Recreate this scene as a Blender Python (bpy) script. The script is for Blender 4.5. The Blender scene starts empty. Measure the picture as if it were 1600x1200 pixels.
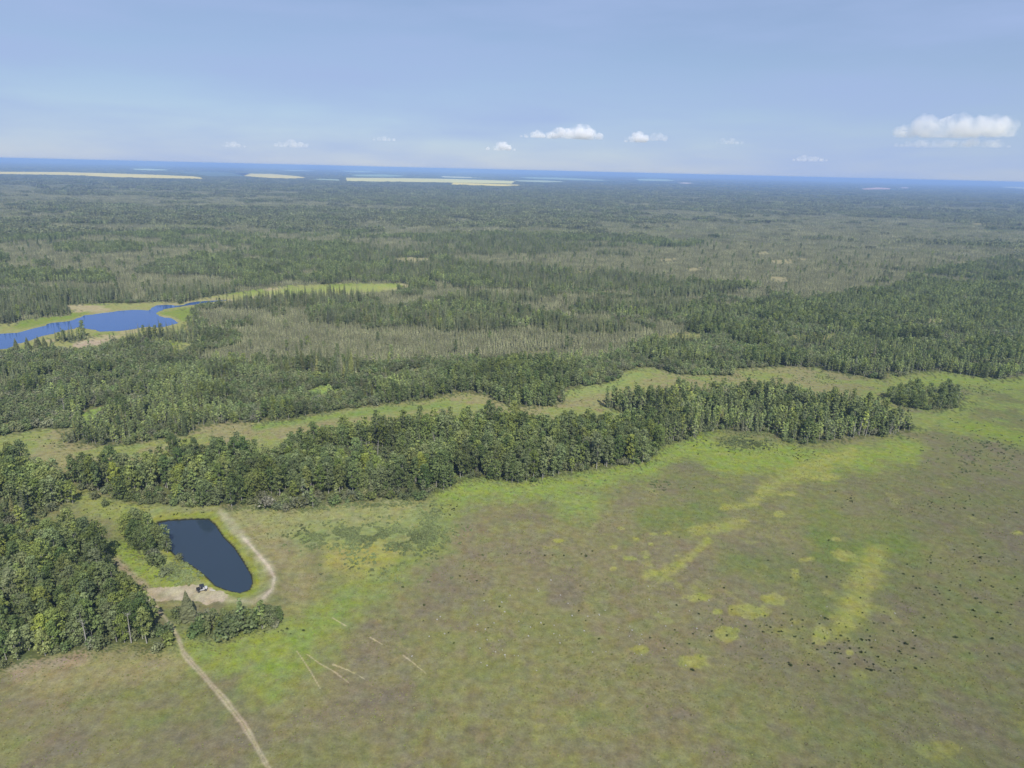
import bpy, math, random
import numpy as np

random.seed(7)
rng = np.random.default_rng(11)
R = math.radians

# ------------------------------------------------------------------ camera
CAM_H, PITCH, ROLL, LENS = 120.0, R(17.4), R(1.36), 24.0
sc = bpy.context.scene
COL = sc.collection
FWD = np.array((0, math.cos(PITCH), -math.sin(PITCH)))
R0, U0 = np.array((1.0, 0, 0)), np.array((0, math.sin(PITCH), math.cos(PITCH)))
RGT = math.cos(ROLL) * R0 + math.sin(ROLL) * U0
UPV = -math.sin(ROLL) * R0 + math.cos(ROLL) * U0
FPX = LENS / 36 * 1600
cam_d = bpy.data.cameras.new('camera')
cam_d.lens, cam_d.sensor_width, cam_d.clip_start, cam_d.clip_end = LENS, 36, 1.0, 150000
cam = bpy.data.objects.new('camera', cam_d)
COL.objects.link(cam)
from mathutils import Matrix, Vector
M = Matrix.Identity(4)
for i in range(3):
    M[i][0], M[i][1], M[i][2] = RGT[i], UPV[i], -FWD[i]
M[2][3] = CAM_H
cam.matrix_world = M
sc.camera = cam

# ------------------------------------------------------------------ sky, sun, exposure
SUN_EL, SUN_AZ = R(46), R(162)       # azimuth clockwise from +Y: behind the camera, to its right
sun_dir = Vector((math.sin(SUN_AZ) * math.cos(SUN_EL), math.cos(SUN_AZ) * math.cos(SUN_EL), math.sin(SUN_EL)))
sd = bpy.data.lights.new('sun', 'SUN')
sd.energy, sd.angle, sd.color = 3.6, R(0.55), (1.0, 0.955, 0.89)
sun = bpy.data.objects.new('sun', sd)
sun.rotation_euler = sun_dir.to_track_quat('Z', 'Y').to_euler()
COL.objects.link(sun)

world = bpy.data.worlds.new('World')
sc.world = world
world.use_nodes = True
wn, wl = world.node_tree.nodes, world.node_tree.links
wn.clear()
w_out, w_bg, w_sky = wn.new('ShaderNodeOutputWorld'), wn.new('ShaderNodeBackground'), wn.new('ShaderNodeTexSky')
w_sky.sky_type = 'NISHITA'
w_sky.sun_disc = False
w_sky.sun_elevation, w_sky.sun_rotation = SUN_EL, SUN_AZ
w_sky.altitude, w_sky.air_density, w_sky.dust_density, w_sky.ozone_density = 700, 1.0, 0.2, 3.0
w_bg.inputs['Strength'].default_value = 0.063
# thin high cirrus veil mixed over the clear sky
tc, mp, nz, rp, mx = (wn.new(t) for t in ('ShaderNodeTexCoord', 'ShaderNodeMapping', 'ShaderNodeTexNoise', 'ShaderNodeMapRange', 'ShaderNodeMix'))
mp.inputs['Scale'].default_value = (1.6, 1.6, 9.0)
nz.inputs['Scale'].default_value, nz.inputs['Detail'].default_value, nz.inputs['Roughness'].default_value = 2.2, 6, 0.5
rp.inputs['From Min'].default_value, rp.inputs['From Max'].default_value = 0.36, 0.72
rp.inputs['To Min'].default_value, rp.inputs['To Max'].default_value = 0.52, 0.95
mx.data_type = 'RGBA'
mx.inputs['B'].default_value = (4.05, 5.35, 8.4, 1)
wl.new(tc.outputs['Generated'], mp.inputs['Vector']); wl.new(mp.outputs['Vector'], nz.inputs['Vector'])
wl.new(nz.outputs['Fac'], rp.inputs['Value']); wl.new(rp.outputs['Result'], mx.inputs['Factor'])
wl.new(w_sky.outputs['Color'], mx.inputs['A']); wl.new(mx.outputs['Result'], w_bg.inputs['Color'])
wl.new(w_bg.outputs['Background'], w_out.inputs['Surface'])

sc.view_settings.view_transform = 'Standard'
sc.view_settings.look = 'None'
sc.view_settings.exposure = 0.55
sc.view_settings.gamma = 1.0
sc.view_settings.use_curve_mapping = False
sc.render.engine = 'CYCLES'
cy = sc.cycles
cy.max_bounces, cy.diffuse_bounces, cy.glossy_bounces, cy.transmission_bounces = 6, 2, 2, 2
cy.volume_bounces, cy.transparent_max_bounces = 5, 6
cy.use_denoising = True
cy.volume_step_rate = 2.0

# ------------------------------------------------------------------ layout helpers
def at(u, v, z=0.0):
    """The point of the ground plane (height z) seen at pixel (u, v) of the 1600 x 1200 photograph."""
    d = FWD + (u - 800) / FPX * RGT - (v - 600) / FPX * UPV
    t = (z - CAM_H) / d[2]
    return np.array((d[0] * t, d[1] * t, z))

def pix(X, Y, Z=0.0):
    X, Y = np.asarray(X, float), np.asarray(Y, float)
    dz = Z - CAM_H
    z = Y * FWD[1] + dz * FWD[2]
    x = X * RGT[0] + Y * RGT[1] + dz * RGT[2]
    y = X * UPV[0] + Y * UPV[1] + dz * UPV[2]
    z = np.where(z < 1, 1, z)
    return 800 + FPX * x / z, 600 - FPX * y / z

def hash2(ix, iy, s):
    h = (ix.astype(np.int64) * 374761393 + iy.astype(np.int64) * 668265263 + s * 2246822519) & 0xFFFFFFFF
    h = ((h ^ (h >> 13)) * 1274126177) & 0xFFFFFFFF
    return ((h ^ (h >> 16)) & 0xFFFFFF) / 16777215.0

def vnoise(x, y, s=0):
    ix, iy = np.floor(x), np.floor(y)
    fx, fy = x - ix, y - iy
    fx, fy = fx * fx * (3 - 2 * fx), fy * fy * (3 - 2 * fy)
    a, b = hash2(ix, iy, s), hash2(ix + 1, iy, s)
    c, d = hash2(ix, iy + 1, s), hash2(ix + 1, iy + 1, s)
    return (a + (b - a) * fx) * (1 - fy) + (c + (d - c) * fx) * fy

def fbm(x, y, scale, octv=4, s=0, rough=0.5):
    x, y = np.asarray(x, float) / scale, np.asarray(y, float) / scale
    t, amp, tot = 0, 1.0, 0
    for o in range(octv):
        t = t + amp * vnoise(x, y, s + o * 17)
        tot += amp
        amp *= rough
        x, y = x * 2.03 + 3.7, y * 2.03 - 5.1
    return t / tot

def smooth(a, b, x):
    t = np.clip((x - a) / (b - a), 0, 1)
    return t * t * (3 - 2 * t)

def inside(poly, u, v):
    p = np.asarray(poly, float)
    res = np.zeros(u.shape, bool)
    sel = np.where((u >= p[:, 0].min()) & (u <= p[:, 0].max()) & (v >= p[:, 1].min()) & (v <= p[:, 1].max()))[0]
    if not len(sel):
        return res
    uu, vv = u[sel], v[sel]
    r = np.zeros(len(sel), bool)
    j = len(p) - 1
    for i in range(len(p)):
        (xi, yi), (xj, yj) = p[i], p[j]
        if yi != yj:
            r ^= ((yi > vv) != (yj > vv)) & (uu < (xj - xi) * (vv - yi) / (yj - yi) + xi)
        j = i
    res[sel] = r
    return res

def line_dist(pts, u, v, closed=False, limit=80, aspect=1.0):
    """Distance (pixels) to a polyline; beyond limit it is just limit."""
    p = np.asarray(pts, float)
    out = np.full(u.shape, float(limit))
    sel = np.where((u > p[:, 0].min() - limit) & (u < p[:, 0].max() + limit) & (v > p[:, 1].min() - limit) & (v < p[:, 1].max() + limit))[0]
    if not len(sel):
        return out
    uu, vv = u[sel], v[sel] * aspect
    best = np.full(len(sel), float(limit))
    n = len(p)
    for i in range(n if closed else n - 1):
        (x0, y0), (x1, y1) = p[i], p[(i + 1) % n]
        y0, y1 = y0 * aspect, y1 * aspect
        dx, dy = x1 - x0, y1 - y0
        t = np.clip(((uu - x0) * dx + (vv - y0) * dy) / max(dx * dx + dy * dy, 1e-9), 0, 1)
        best = np.minimum(best, np.hypot(uu - x0 - t * dx, vv - y0 - t * dy))
    out[sel] = best
    return out

def lin(r, g, b, k=1.0):
    f = lambda c: (c / 12.92 if c <= 0.04045 else ((c + 0.055) / 1.055) ** 2.4)
    return np.array([f(c / 255) * k for c in (r, g, b)])

# ------------------------------------------------------------------ outlines of the land (photograph pixels of points on the ground)
POND = [(245, 816), (262, 812), (300, 810), (327, 810), (338, 820), (350, 838), (367, 855), (382, 878), (393, 897), (396, 910), (391, 922),
        (375, 928), (357, 924), (335, 916), (327, 907), (315, 896), (300, 885), (277, 872), (262, 858), (254, 838)]
LAKE = [(-60, 545), (-60, 526), (0, 522), (15, 521), (32, 519), (62, 511), (82, 505), (110, 502), (135, 493), (160, 489), (185, 486), (215, 484), (232, 485),
        (240, 479), (262, 476), (280, 477.5), (300, 473), (330, 469.4), (352, 468.8), (345, 470.4), (318, 473.6), (296, 476.6), (275, 480), (250, 485),
        (246, 492), (256, 496.5), (272, 498.5), (277, 503), (270, 508), (250, 511), (232, 511), (200, 515.5), (175, 517.5), (150, 517), (125, 511.5), (110, 515),
        (88, 520), (70, 524), (45, 532), (22, 542), (0, 546)]
LAKE_GRASS = [(-60, 560), (-60, 505), (0, 506), (30, 504), (32, 500), (60, 497), (95, 495), (108, 492), (102, 478), (140, 474), (200, 474), (250, 471), (285, 474),
              (312, 466), (350, 460), (400, 452), (450, 446), (560, 442), (645, 444), (640, 452), (560, 461), (480, 463), (400, 468), (345, 473),
              (318, 478), (300, 482), (306, 496), (308, 503), (290, 506), (300, 530), (310, 540), (285, 550), (272, 559), (262, 541), (225, 534),
              (175, 537), (158, 547), (110, 549), (88, 547), (50, 552), (0, 553)]
STRIP = [(-60, 690), (0, 682), (15, 680), (45, 674), (82, 670), (120, 671), (103, 692), (175, 696), (237, 688), (300, 678), (315, 666), (375, 660), (400, 660),
         (450, 656), (500, 648), (532, 641), (575, 636), (625, 631), (675, 625), (712, 616), (732, 614), (755, 618), (775, 626), (800, 637),
         (860, 634), (885, 628), (895, 622), (865, 630), (887, 610), (900, 606), (930, 602), (960, 594), (972, 587), (970, 582), (990, 577),
         (1020, 574), (1040, 580), (1062, 586), (1095, 587), (1145, 587), (1150, 575), (1200, 574), (1267, 575), (1305, 583), (1340, 587),
         (1375, 593), (1395, 594), (1382, 590), (1385, 584), (1400, 582), (1405, 590), (1425, 584), (1450, 581), (1477, 581), (1495, 585),
         (1525, 590), (1562, 593), (1600, 587), (1700, 588), (1900, 640), (1900, 760), (1437, 668), (1412, 668), (1390, 661), (1365, 642), (1305, 632), (1250, 623), (1200, 619), (1100, 616), (1062, 618), (1037, 626),
         (990, 628), (940, 634), (980, 645), (1015, 662), (960, 664), (900, 667), (830, 675), (760, 665), (700, 665), (620, 672), (560, 680), (500, 690),
         (440, 712), (400, 718), (340, 715), (270, 715), (262, 730), (200, 741), (150, 744), (110, 742), (70, 752), (48, 736), (0, 738), (-60, 740)]
MEADOW = [(-300, 1500), (-300, 1060), (0, 1040), (25, 1040), (50, 1032), (75, 1025), (110, 1020), (140, 1018), (185, 1012), (205, 1005), (225, 1012), (255, 1017),
          (272, 1010), (265, 985), (245, 960), (232, 940), (215, 925), (190, 905), (172, 885), (165, 860), (160, 840), (130, 830), (100, 832),
          (60, 826), (38, 812), (50, 800), (85, 797), (108, 787), (112, 775), (105, 750), (112, 742), (112, 760), (130, 765), (150, 772), (165, 767), (185, 782), (220, 787), (250, 796), (300, 795),
          (345, 794), (400, 790), (445, 795), (500, 791), (540, 785), (600, 780), (667, 781), (670, 772), (700, 765), (712, 752), (745, 747), (790, 752),
          (805, 758), (835, 755), (850, 750), (875, 745), (905, 737), (950, 732), (990, 727), (1015, 721), (1026, 712), (1033, 692), (1070, 689),
          (1090, 686), (1100, 676), (1137, 671), (1200, 676), (1227, 690), (1250, 694), (1287, 691), (1307, 686), (1340, 682), (1375, 682),
          (1425, 675), (1437, 668), (1437, 640), (1900, 640), (1900, 1500)]
MIXED = [(940, 634), (990, 628), (1037, 626), (1062, 618), (1100, 616), (1200, 619), (1250, 623), (1305, 632), (1365, 642), (1390, 661), (1412, 668), (1434, 671), (1425, 676), (1375, 682), (1340, 682),
         (1307, 686), (1287, 691), (1250, 694), (1227, 690), (1200, 676), (1137, 671), (1100, 676), (1090, 686), (1070, 689), (1033, 691),
         (1030, 680), (1015, 660), (980, 640)]
RING = [(1384, 622), (1392, 618), (1410, 612), (1432, 612), (1440, 617), (1468, 619), (1476, 614), (1492, 615), (1499, 622), (1496, 634), (1488, 641), (1470, 643), (1450, 642), (1428, 640),
        (1412, 636), (1396, 630)]
RING_GAP = [(1436, 621), (1452, 620), (1468, 624), (1470, 630), (1460, 634), (1445, 632), (1436, 628)]
BOG1 = [(470, 532), (525, 517), (625, 512), (700, 510), (800, 512), (900, 507), (975, 502), (1025, 515), (1012, 532), (925, 542), (862, 547), (800, 552),
        (675, 562), (575, 570), (512, 567), (475, 555)]
BOG2 = [(690, 380), (780, 370), (870, 376), (960, 387), (1080, 387), (1150, 367), (1200, 347), (1350, 352), (1500, 362), (1640, 365), (1640, 395), (1500, 414),
        (1400, 437), (1250, 452), (1130, 446), (1000, 436), (900, 428), (800, 420), (720, 410), (600, 390), (530, 384), (560, 372), (620, 377)]
BOG3 = [(170, 440), (220, 428), (330, 432), (380, 440), (350, 452), (230, 456)]
LAKE_SCRUB = [(-60, 560), (0, 552), (50, 552), (110, 549), (160, 546), (180, 536), (225, 534), (262, 541), (272, 559), (300, 556), (320, 570), (260, 580), (160, 578), (80, 584), (-60, 588)]
GLADES = [  # small openings in the woods: outline, tone
    ([(478, 612), (500, 603), (520, 604), (532, 611), (530, 617), (500, 620), (480, 618)], 'g'),
    ([(120, 655), (135, 640), (165, 634), (172, 640), (150, 655), (140, 668), (122, 668)], 'g'),
    ([(0, 668), (18, 655), (30, 660), (20, 675), (0, 678)], 'g'),
    ([(583, 587), (620, 582), (650, 578), (662, 576), (655, 584), (630, 590), (590, 592)], 'y'),
    ([(800, 558), (830, 550), (860, 547), (820, 560)], 'y'),
    ([(1215, 528), (1255, 523), (1300, 522), (1325, 527), (1300, 532), (1240, 533)], 'y'),
    ([(1435, 502), (1450, 498), (1490, 500), (1485, 507), (1460, 508)], 't'),
    ([(1490, 572), (1510, 568), (1600, 570), (1640, 572), (1640, 582), (1560, 582), (1500, 577)], 'g'),
    ([(1020, 527), (1060, 520), (1100, 521), (1110, 528), (1070, 533), (1030, 533)], 'y'),
    ([(612, 404), (640, 402), (672, 404), (678, 409), (650, 412), (620, 411)], 't'),
    ([(712, 363), (735, 362), (742, 364.5), (718, 366)], 't'),
    ([(764, 391), (785, 390), (787, 393), (768, 393)], 't'),
    ([(925, 456), (945, 455), (955, 458), (930, 461)], 't'),
    ([(1520, 349), (1600, 348.5), (1640, 350), (1640, 352), (1520, 351)], 't'),
    ([(1200, 407), (1235, 405), (1240, 412), (1210, 414)], 't'), ([(1480, 415), (1510, 408), (1520, 413), (1490, 420)], 't'),
    ([(1540, 415), (1560, 411), (1565, 416), (1545, 418)], 't'), ([(1590, 405), (1640, 407), (1640, 413), (1595, 410)], 't'),
    ([(1200, 432), (1230, 433), (1232, 441), (1208, 440)], 't'), ([(1070, 420), (1100, 417), (1098, 423), (1072, 424)], 't'),
    ([(1030, 405), (1058, 403), (1055, 408), (1034, 409)], 't'), ([(1180, 395), (1200, 392), (1205, 397), (1185, 399)], 't'),
    ([(1245, 403), (1262, 404), (1258, 408), (1247, 407)], 't'), ([(895, 425), (930, 422), (935, 427), (900, 430)], 't'),
]
A3 = [(-300, 856), (0, 820), (38, 818), (60, 832), (100, 838), (126, 840), (148, 852), (155, 870), (163, 892), (178, 912), (196, 934), (211, 950), (224, 970),
      (242, 992), (254, 1008), (248, 1015), (225, 1012), (205, 1005), (185, 1012), (140, 1018), (110, 1020), (75, 1025), (50, 1032), (25, 1040), (0, 1040), (-300, 1060)]
A3_SCRUB = [(-60, 800), (38, 812), (60, 826), (110, 836), (100, 852), (60, 858), (0, 862), (-60, 866)]
A2 = [(-60, 742), (0, 740), (44, 738), (68, 754), (96, 764), (110, 780), (108, 787), (85, 797), (50, 800), (0, 798), (-60, 800)]
A1 = [(112, 748), (150, 746), (200, 743), (262, 732), (275, 721), (340, 718), (400, 722), (440, 718), (500, 697), (560, 686), (620, 680), (700, 671), (760, 668), (830, 677),
      (900, 670), (960, 667), (1015, 664), (1030, 680), (1033, 692), (1026, 712), (1015, 721), (990, 727), (950, 732), (905, 737), (875, 745), (850, 750),
      (835, 755), (805, 758), (790, 752), (745, 747), (712, 752), (700, 765), (670, 772), (667, 781), (600, 780), (540, 785), (500, 791), (445, 795),
      (400, 790), (345, 794), (300, 795), (250, 796), (220, 787), (185, 782), (165, 767), (150, 772), (130, 765), (112, 760)]
A1_SCRUB = [[(520, 704), (560, 700), (600, 705), (650, 706), (690, 700), (705, 707), (670, 718), (650, 728), (600, 730), (550, 735), (520, 722)],
            [(180, 775), (230, 765), (290, 770), (330, 778), (300, 793), (250, 796), (220, 787)],
            [(400, 779), (520, 776), (660, 768), (690, 764), (670, 772), (667, 781), (600, 780), (540, 785), (500, 791), (445, 795), (400, 790)],
            [(380, 715), (420, 716), (450, 720), (440, 730), (400, 728)]]
P1 = [(196, 838), (206, 826), (226, 822), (244, 836), (258, 852), (266, 866), (250, 866), (240, 872), (226, 864), (210, 852)]
P2 = [(300, 975), (330, 972), (360, 965), (400, 965), (420, 968), (410, 983), (380, 990), (355, 997), (330, 999), (305, 994), (286, 984)]
WOOD_R = [(1090, 500), (1130, 485), (1180, 478), (1260, 474), (1330, 460), (1400, 447), (1500, 440), (1700, 432), (1700, 588), (1600, 587), (1562, 593), (1525, 590),
          (1495, 585), (1477, 581), (1450, 581), (1425, 584), (1405, 590), (1395, 594), (1340, 587), (1305, 583), (1267, 575), (1200, 574),
          (1150, 575), (1145, 587), (1095, 587), (1062, 586), (1040, 580), (1020, 574), (990, 577), (970, 582), (960, 570), (960, 552), (1000, 545), (1050, 535)]
WOOD_C = [(420, 640), (480, 622), (540, 622), (560, 612), (620, 600), (680, 588), (760, 576), (850, 566), (960, 560), (990, 577), (970, 582), (972, 587), (960, 594), (930, 602), (900, 606),
          (887, 610), (865, 630), (800, 637), (775, 626), (755, 618), (732, 614), (712, 616), (675, 625), (625, 631), (575, 636), (532, 641), (500, 648), (450, 656), (400, 660)]
SPRUCE = [[(-60, 505), (-60, 472), (0, 470), (30, 478), (30, 500), (20, 506)], [(28, 494), (35, 478), (80, 474), (100, 480), (108, 491), (95, 494), (60, 496)],
          [(0, 470), (20, 462), (80, 455), (140, 455), (200, 460), (203, 472), (140, 473), (100, 477), (40, 477)], [(222, 468), (235, 458), (300, 452), (350, 455), (380, 455), (345, 461), (290, 471), (240, 471)],
          [(84, 533), (100, 528), (132, 524), (142, 529), (125, 534), (105, 535)], [(196, 530), (200, 526), (240, 523), (280, 522), (310, 521), (325, 528), (300, 537), (270, 534), (225, 533)],
          [(345, 482), (400, 470), (480, 466), (560, 464), (590, 468), (560, 475), (480, 480), (400, 486)], [(470, 505), (520, 498), (600, 496), (700, 502), (800, 507), (800, 512), (700, 509), (620, 508), (540, 508)],
          [(695, 472), (720, 466), (780, 466), (845, 466), (840, 474), (760, 476), (700, 475)], [(985, 463), (1030, 458), (1090, 456), (1140, 455), (1150, 459), (1080, 464), (1010, 466)],
          [(760, 446), (800, 442), (850, 440), (862, 445), (800, 448)], [(430, 585), (450, 570), (500, 568), (560, 578), (575, 590), (540, 593), (480, 588)],
          [(900, 475), (1000, 472), (1080, 478), (1060, 490), (960, 490), (900, 485)], [(-60, 600), (0, 590), (40, 585), (60, 596), (20, 604), (-60, 612)],
          [(560, 488), (640, 484), (620, 492), (560, 494)]]
FIELDS = [  # far farm fields: name, label, outline, colour
    ('canola_field', 'long bright yellow canola field, westernmost of the far fields', [(-80, 267), (0, 268.6), (100, 269), (180, 271.2), (240, 273.2), (300, 275.6), (322, 278.6), (310, 279.6), (180, 276.8), (120, 274), (0, 271.8), (-80, 270.5)], (222, 200, 92)),
    ('canola_field', 'tapering yellow canola field with a notch, second of the far fields from the west', [(364, 270.6), (400, 271.4), (425, 272), (455, 274.4), (482, 277.6), (460, 279), (420, 278), (400, 276.6), (384, 275.2)], (222, 200, 92)),
    ('canola_field', 'wide yellow and pale green canola field in the middle of the far farmland', [(538, 280), (540, 277.8), (620, 278.3), (700, 279.6), (760, 281.4), (806, 283), (800, 287), (760, 286.2), (700, 285.2), (640, 284.2), (588, 283.6), (540, 283)], (216, 205, 112)),
    ('canola_field', 'thin yellow canola strip touching the dark forest edge below the wide field', [(704, 285.6), (760, 287.2), (824, 289.2), (800, 290.4), (782, 290.8), (706, 288.6)], (225, 202, 90)),
    ('grain_field', 'pale cream strip field behind the wide yellow field', [(686, 275.2), (720, 276.2), (758, 278), (720, 278.2), (690, 277)], (205, 200, 140)),
    ('grain_field', 'small pale green field above the west end of the yellow strip', [(202, 263.8), (230, 263.6), (276, 266), (240, 266.4), (212, 265.4)], (190, 205, 140)),
    ('grain_field', 'large dull blue-green field between the two western yellow fields', [(272, 268.8), (330, 268.6), (392, 271.5), (380, 275), (330, 275.6), (300, 272)], (84, 100, 72)),
    ('grain_field', 'flat pale green field beyond the forest, east of the yellow fields', [(990, 280), (1020, 279.4), (1062, 282), (1040, 283), (1000, 282)], (165, 185, 120)),
    ('grain_field', 'tiny tan field under the pale green field east of the yellow fields', [(1058, 286), (1070, 285), (1084, 286.2), (1072, 287.2)], (205, 180, 140)),
    ('grain_field', 'pinkish tan field far out on the eastern forest', [(1345, 295), (1372, 293), (1392, 294.4), (1390, 295.8), (1350, 295.9)], (200, 160, 140)),
    ('grain_field', 'faint pink sliver of a field next to the pinkish tan one', [(1400, 293.4), (1414, 292.6), (1426, 293.8), (1412, 294.4)], (190, 165, 150)),
    ('grain_field', 'pale yellow sliver of a field on the far eastern skyline', [(1558, 292.4), (1580, 291.6), (1640, 294), (1640, 296), (1600, 295)], (205, 200, 140)),
    ('grain_field', 'grey-green field band left of the wide yellow field', [(486, 280.4), (500, 279.4), (530, 280.4), (536, 282.6), (510, 281.6)], (150, 165, 120)),
    ('grain_field', 'dull green field behind the wide yellow field', [(545, 273), (600, 272.6), (640, 275), (610, 276), (560, 275.6)], (140, 160, 110)),
    ('grain_field', 'pale strip field on the farmland east of the wide yellow field', [(800, 281.5), (850, 281.8), (888, 284.2), (850, 285), (812, 283.6)], (170, 180, 125)),
    ('grain_field', 'pale green strip close under the skyline in mid view', [(520, 267), (560, 267.2), (600, 268.8), (560, 269.2)], (165, 185, 135)),
    ('grain_field', 'narrow pale field close under the skyline west of the clouds', [(430, 265.4), (470, 265.6), (500, 267.3), (460, 267.4)], (165, 180, 135)),
    ('grain_field', 'broad pale green field on the skyline below the small bright cloud', [(800, 277), (870, 277.4), (930, 280.4), (960, 282.6), (900, 281.6), (830, 279)], (150, 170, 120)),
]
TRACK = [(232, 925), (240, 938), (252, 956), (266, 974), (278, 995), (287, 1020), (300, 1035), (318, 1055), (345, 1085), (380, 1130), (420, 1200)]
BERM = [(345, 803), (362, 822), (380, 842), (400, 865), (418, 885), (429, 905), (426, 922), (412, 938), (398, 944), (370, 942), (345, 938)]
PAD = [(228, 918), (260, 914), (300, 913), (322, 918), (345, 925), (362, 934), (350, 944), (320, 946), (300, 936), (262, 936), (238, 938)]
WHEEL_TRACKS = [[(463, 1016), (475, 1033), (486, 1050), (500, 1075)], [(480, 1022), (500, 1037), (520, 1048), (545, 1066)], [(577, 994), (597, 1006)], [(520, 965), (540, 977)], [(630, 1023), (645, 1034), (665, 1050)], [(520, 1038), (545, 1047), (570, 1060)]]

DRY, GREEN, YEL, TANS, DARK = range(5)

# ------------------------------------------------------------------ which cover grows where
NONE, ASPEN, MIX, SPR, BOG, SCRUB, WATER, FIELD = range(8)
def cover(X, Y):
    wob = 0.012 * np.hypot(X, Y)          # uneven outlines
    wx = (fbm(X, Y, 14, 3, 5) - .5) * np.minimum(wob, 5) * 1.3
    wy = (fbm(X, Y, 14, 3, 9) - .5) * np.minimum(wob, 5) * 1.3
    u0, v0 = pix(X, Y)
    u, v = pix(X + wx, Y + wy)
    n1, n2, n3 = .55 * fbm(X, Y, 95, 4, 21) + .45 * fbm(X, Y, 34, 4, 27), fbm(X, Y, 60, 3, 43), fbm(X * .6, Y, 320, 5, 77, .55)
    n4 = fbm(X * .5, Y, 900, 5, 99, .55)
    d = np.hypot(X, Y)
    c = np.full(u.shape, SCRUB)
    # near woods left of the middle
    c = np.where(n1 > .56, ASPEN, c)
    c = np.where((n1 < .43) & (n2 > .5), MIX, c)
    mid = v < 565 + (n2 - .5) * 40
    c = np.where(mid, np.where(n1 > .615, SPR, np.where(n1 > .57, MIX, np.where(n1 > .505, SCRUB, BOG))), c)
    far = v < 452 + (n2 - .5) * 16
    wet = .30 * n3 + .20 * n4 + .28 * fbm(X * .7, Y, 120, 4, 61) + .22 * n2
    c = np.where(far, np.where(wet > .585, SPR, np.where(wet > .53, MIX, np.where(n1 > .58, SCRUB, BOG))), c)
    deep = v < 352 + (n3 - .5) * 24
    c = np.where(deep, np.where(wet > .565, SPR, np.where(wet > .485, MIX, BOG)), c)
    def put(poly, k):
        c[inside(poly, u, v)] = k
    m = inside(BOG1, u, v); c[m] = np.where(n2[m] > .66, SPR, BOG)
    m = inside(BOG2, u, v); c[m] = np.where((n3[m] > .60), SPR, BOG)
    put(BOG3, BOG)
    m = inside(WOOD_R, u, v); c[m] = np.where(n1[m] > .475, MIX, np.where(n2[m] > .55, ASPEN, SCRUB))
    m = inside(WOOD_C, u, v); c[m] = np.where(n1[m] > .50, ASPEN, np.where(n2[m] > .5, MIX, SCRUB))
    put(LAKE_SCRUB, SCRUB)
    put(MEADOW, NONE)
    put(STRIP, NONE)
    put(MIXED, MIX)
    m = inside([(940, 634), (1000, 632), (1060, 650), (1110, 672), (1033, 692), (1015, 660)], u, v); c[m] = np.where(n2[m] > .52, SCRUB, MIX)
    put(LAKE_GRASS, NONE)
    for p in SPRUCE:
        put(p, SPR)
    put(A1, ASPEN); put(A2, ASPEN); put(A3, ASPEN)
    for p in A1_SCRUB:
        put(p, SCRUB)
    put(A3_SCRUB, SCRUB)
    for p, k in GLADES:
        put(p, NONE)
    c[inside(LAKE, u0, v0)] = WATER
    c[inside(POND, u0, v0)] = WATER
    put(RING, ASPEN); put(RING_GAP, NONE)
    put(P1, ASPEN); put(P2, ASPEN)
    farl = v0 < 300
    if farl.any():
        for nm, lb, p, col in FIELDS:
            for k in (0, 1.0, 2.0):
                c[inside(p, u0, v0 - k)] = FIELD
    return c, u0, v0

def relief(X, Y):
    d = np.hypot(X, Y)
    fade = smooth(620, 420, d)
    z = (fbm(X, Y, 55, 3, 3) - .5) * 1.6 * fade
    u, v = pix(X, Y)
    dp = line_dist(POND, u, v, True, 60)
    ins = inside(POND, u, v)
    near = smooth(50, 10, np.where(ins, 0, dp))
    z = z * (1 - near)
    z = np.where(ins, -0.9 * smooth(0, 9, dp), z + 0.05 * near)
    db = line_dist(BERM, u, v, False, 40)
    z = z + 0.7 * smooth(22, 4, db) * ~ins
    return z

# ------------------------------------------------------------------ materials
def mat(name):
    m = bpy.data.materials.new(name)
    m.use_nodes = True
    n = m.node_tree.nodes
    n.clear()
    return m, n, m.node_tree.links

def simple(name, col, rough=0.6, metal=0.0, noise=0.0, scale=3.0):
    m, n, l = mat(name)
    o, p = n.new('ShaderNodeOutputMaterial'), n.new('ShaderNodeBsdfPrincipled')
    p.inputs['Roughness'].default_value, p.inputs['Metallic'].default_value = rough, metal
    if noise:
        t, g, x = n.new('ShaderNodeTexNoise'), n.new('ShaderNodeNewGeometry'), n.new('ShaderNodeMix')
        t.inputs['Scale'].default_value, t.inputs['Detail'].default_value = scale, 4
        x.data_type = 'RGBA'
        x.inputs['A'].default_value = tuple(c * (1 - noise) for c in col) + (1,)
        x.inputs['B'].default_value = tuple(min(1, c * (1 + noise)) for c in col) + (1,)
        l.new(g.outputs['Position'], t.inputs['Vector']); l.new(t.outputs['Fac'], x.inputs['Factor'])
        l.new(x.outputs['Result'], p.inputs['Base Color'])
    else:
        p.inputs['Base Color'].default_value = tuple(col) + (1,)
    l.new(p.outputs['BSDF'], o.inputs['Surface'])
    return m

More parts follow.
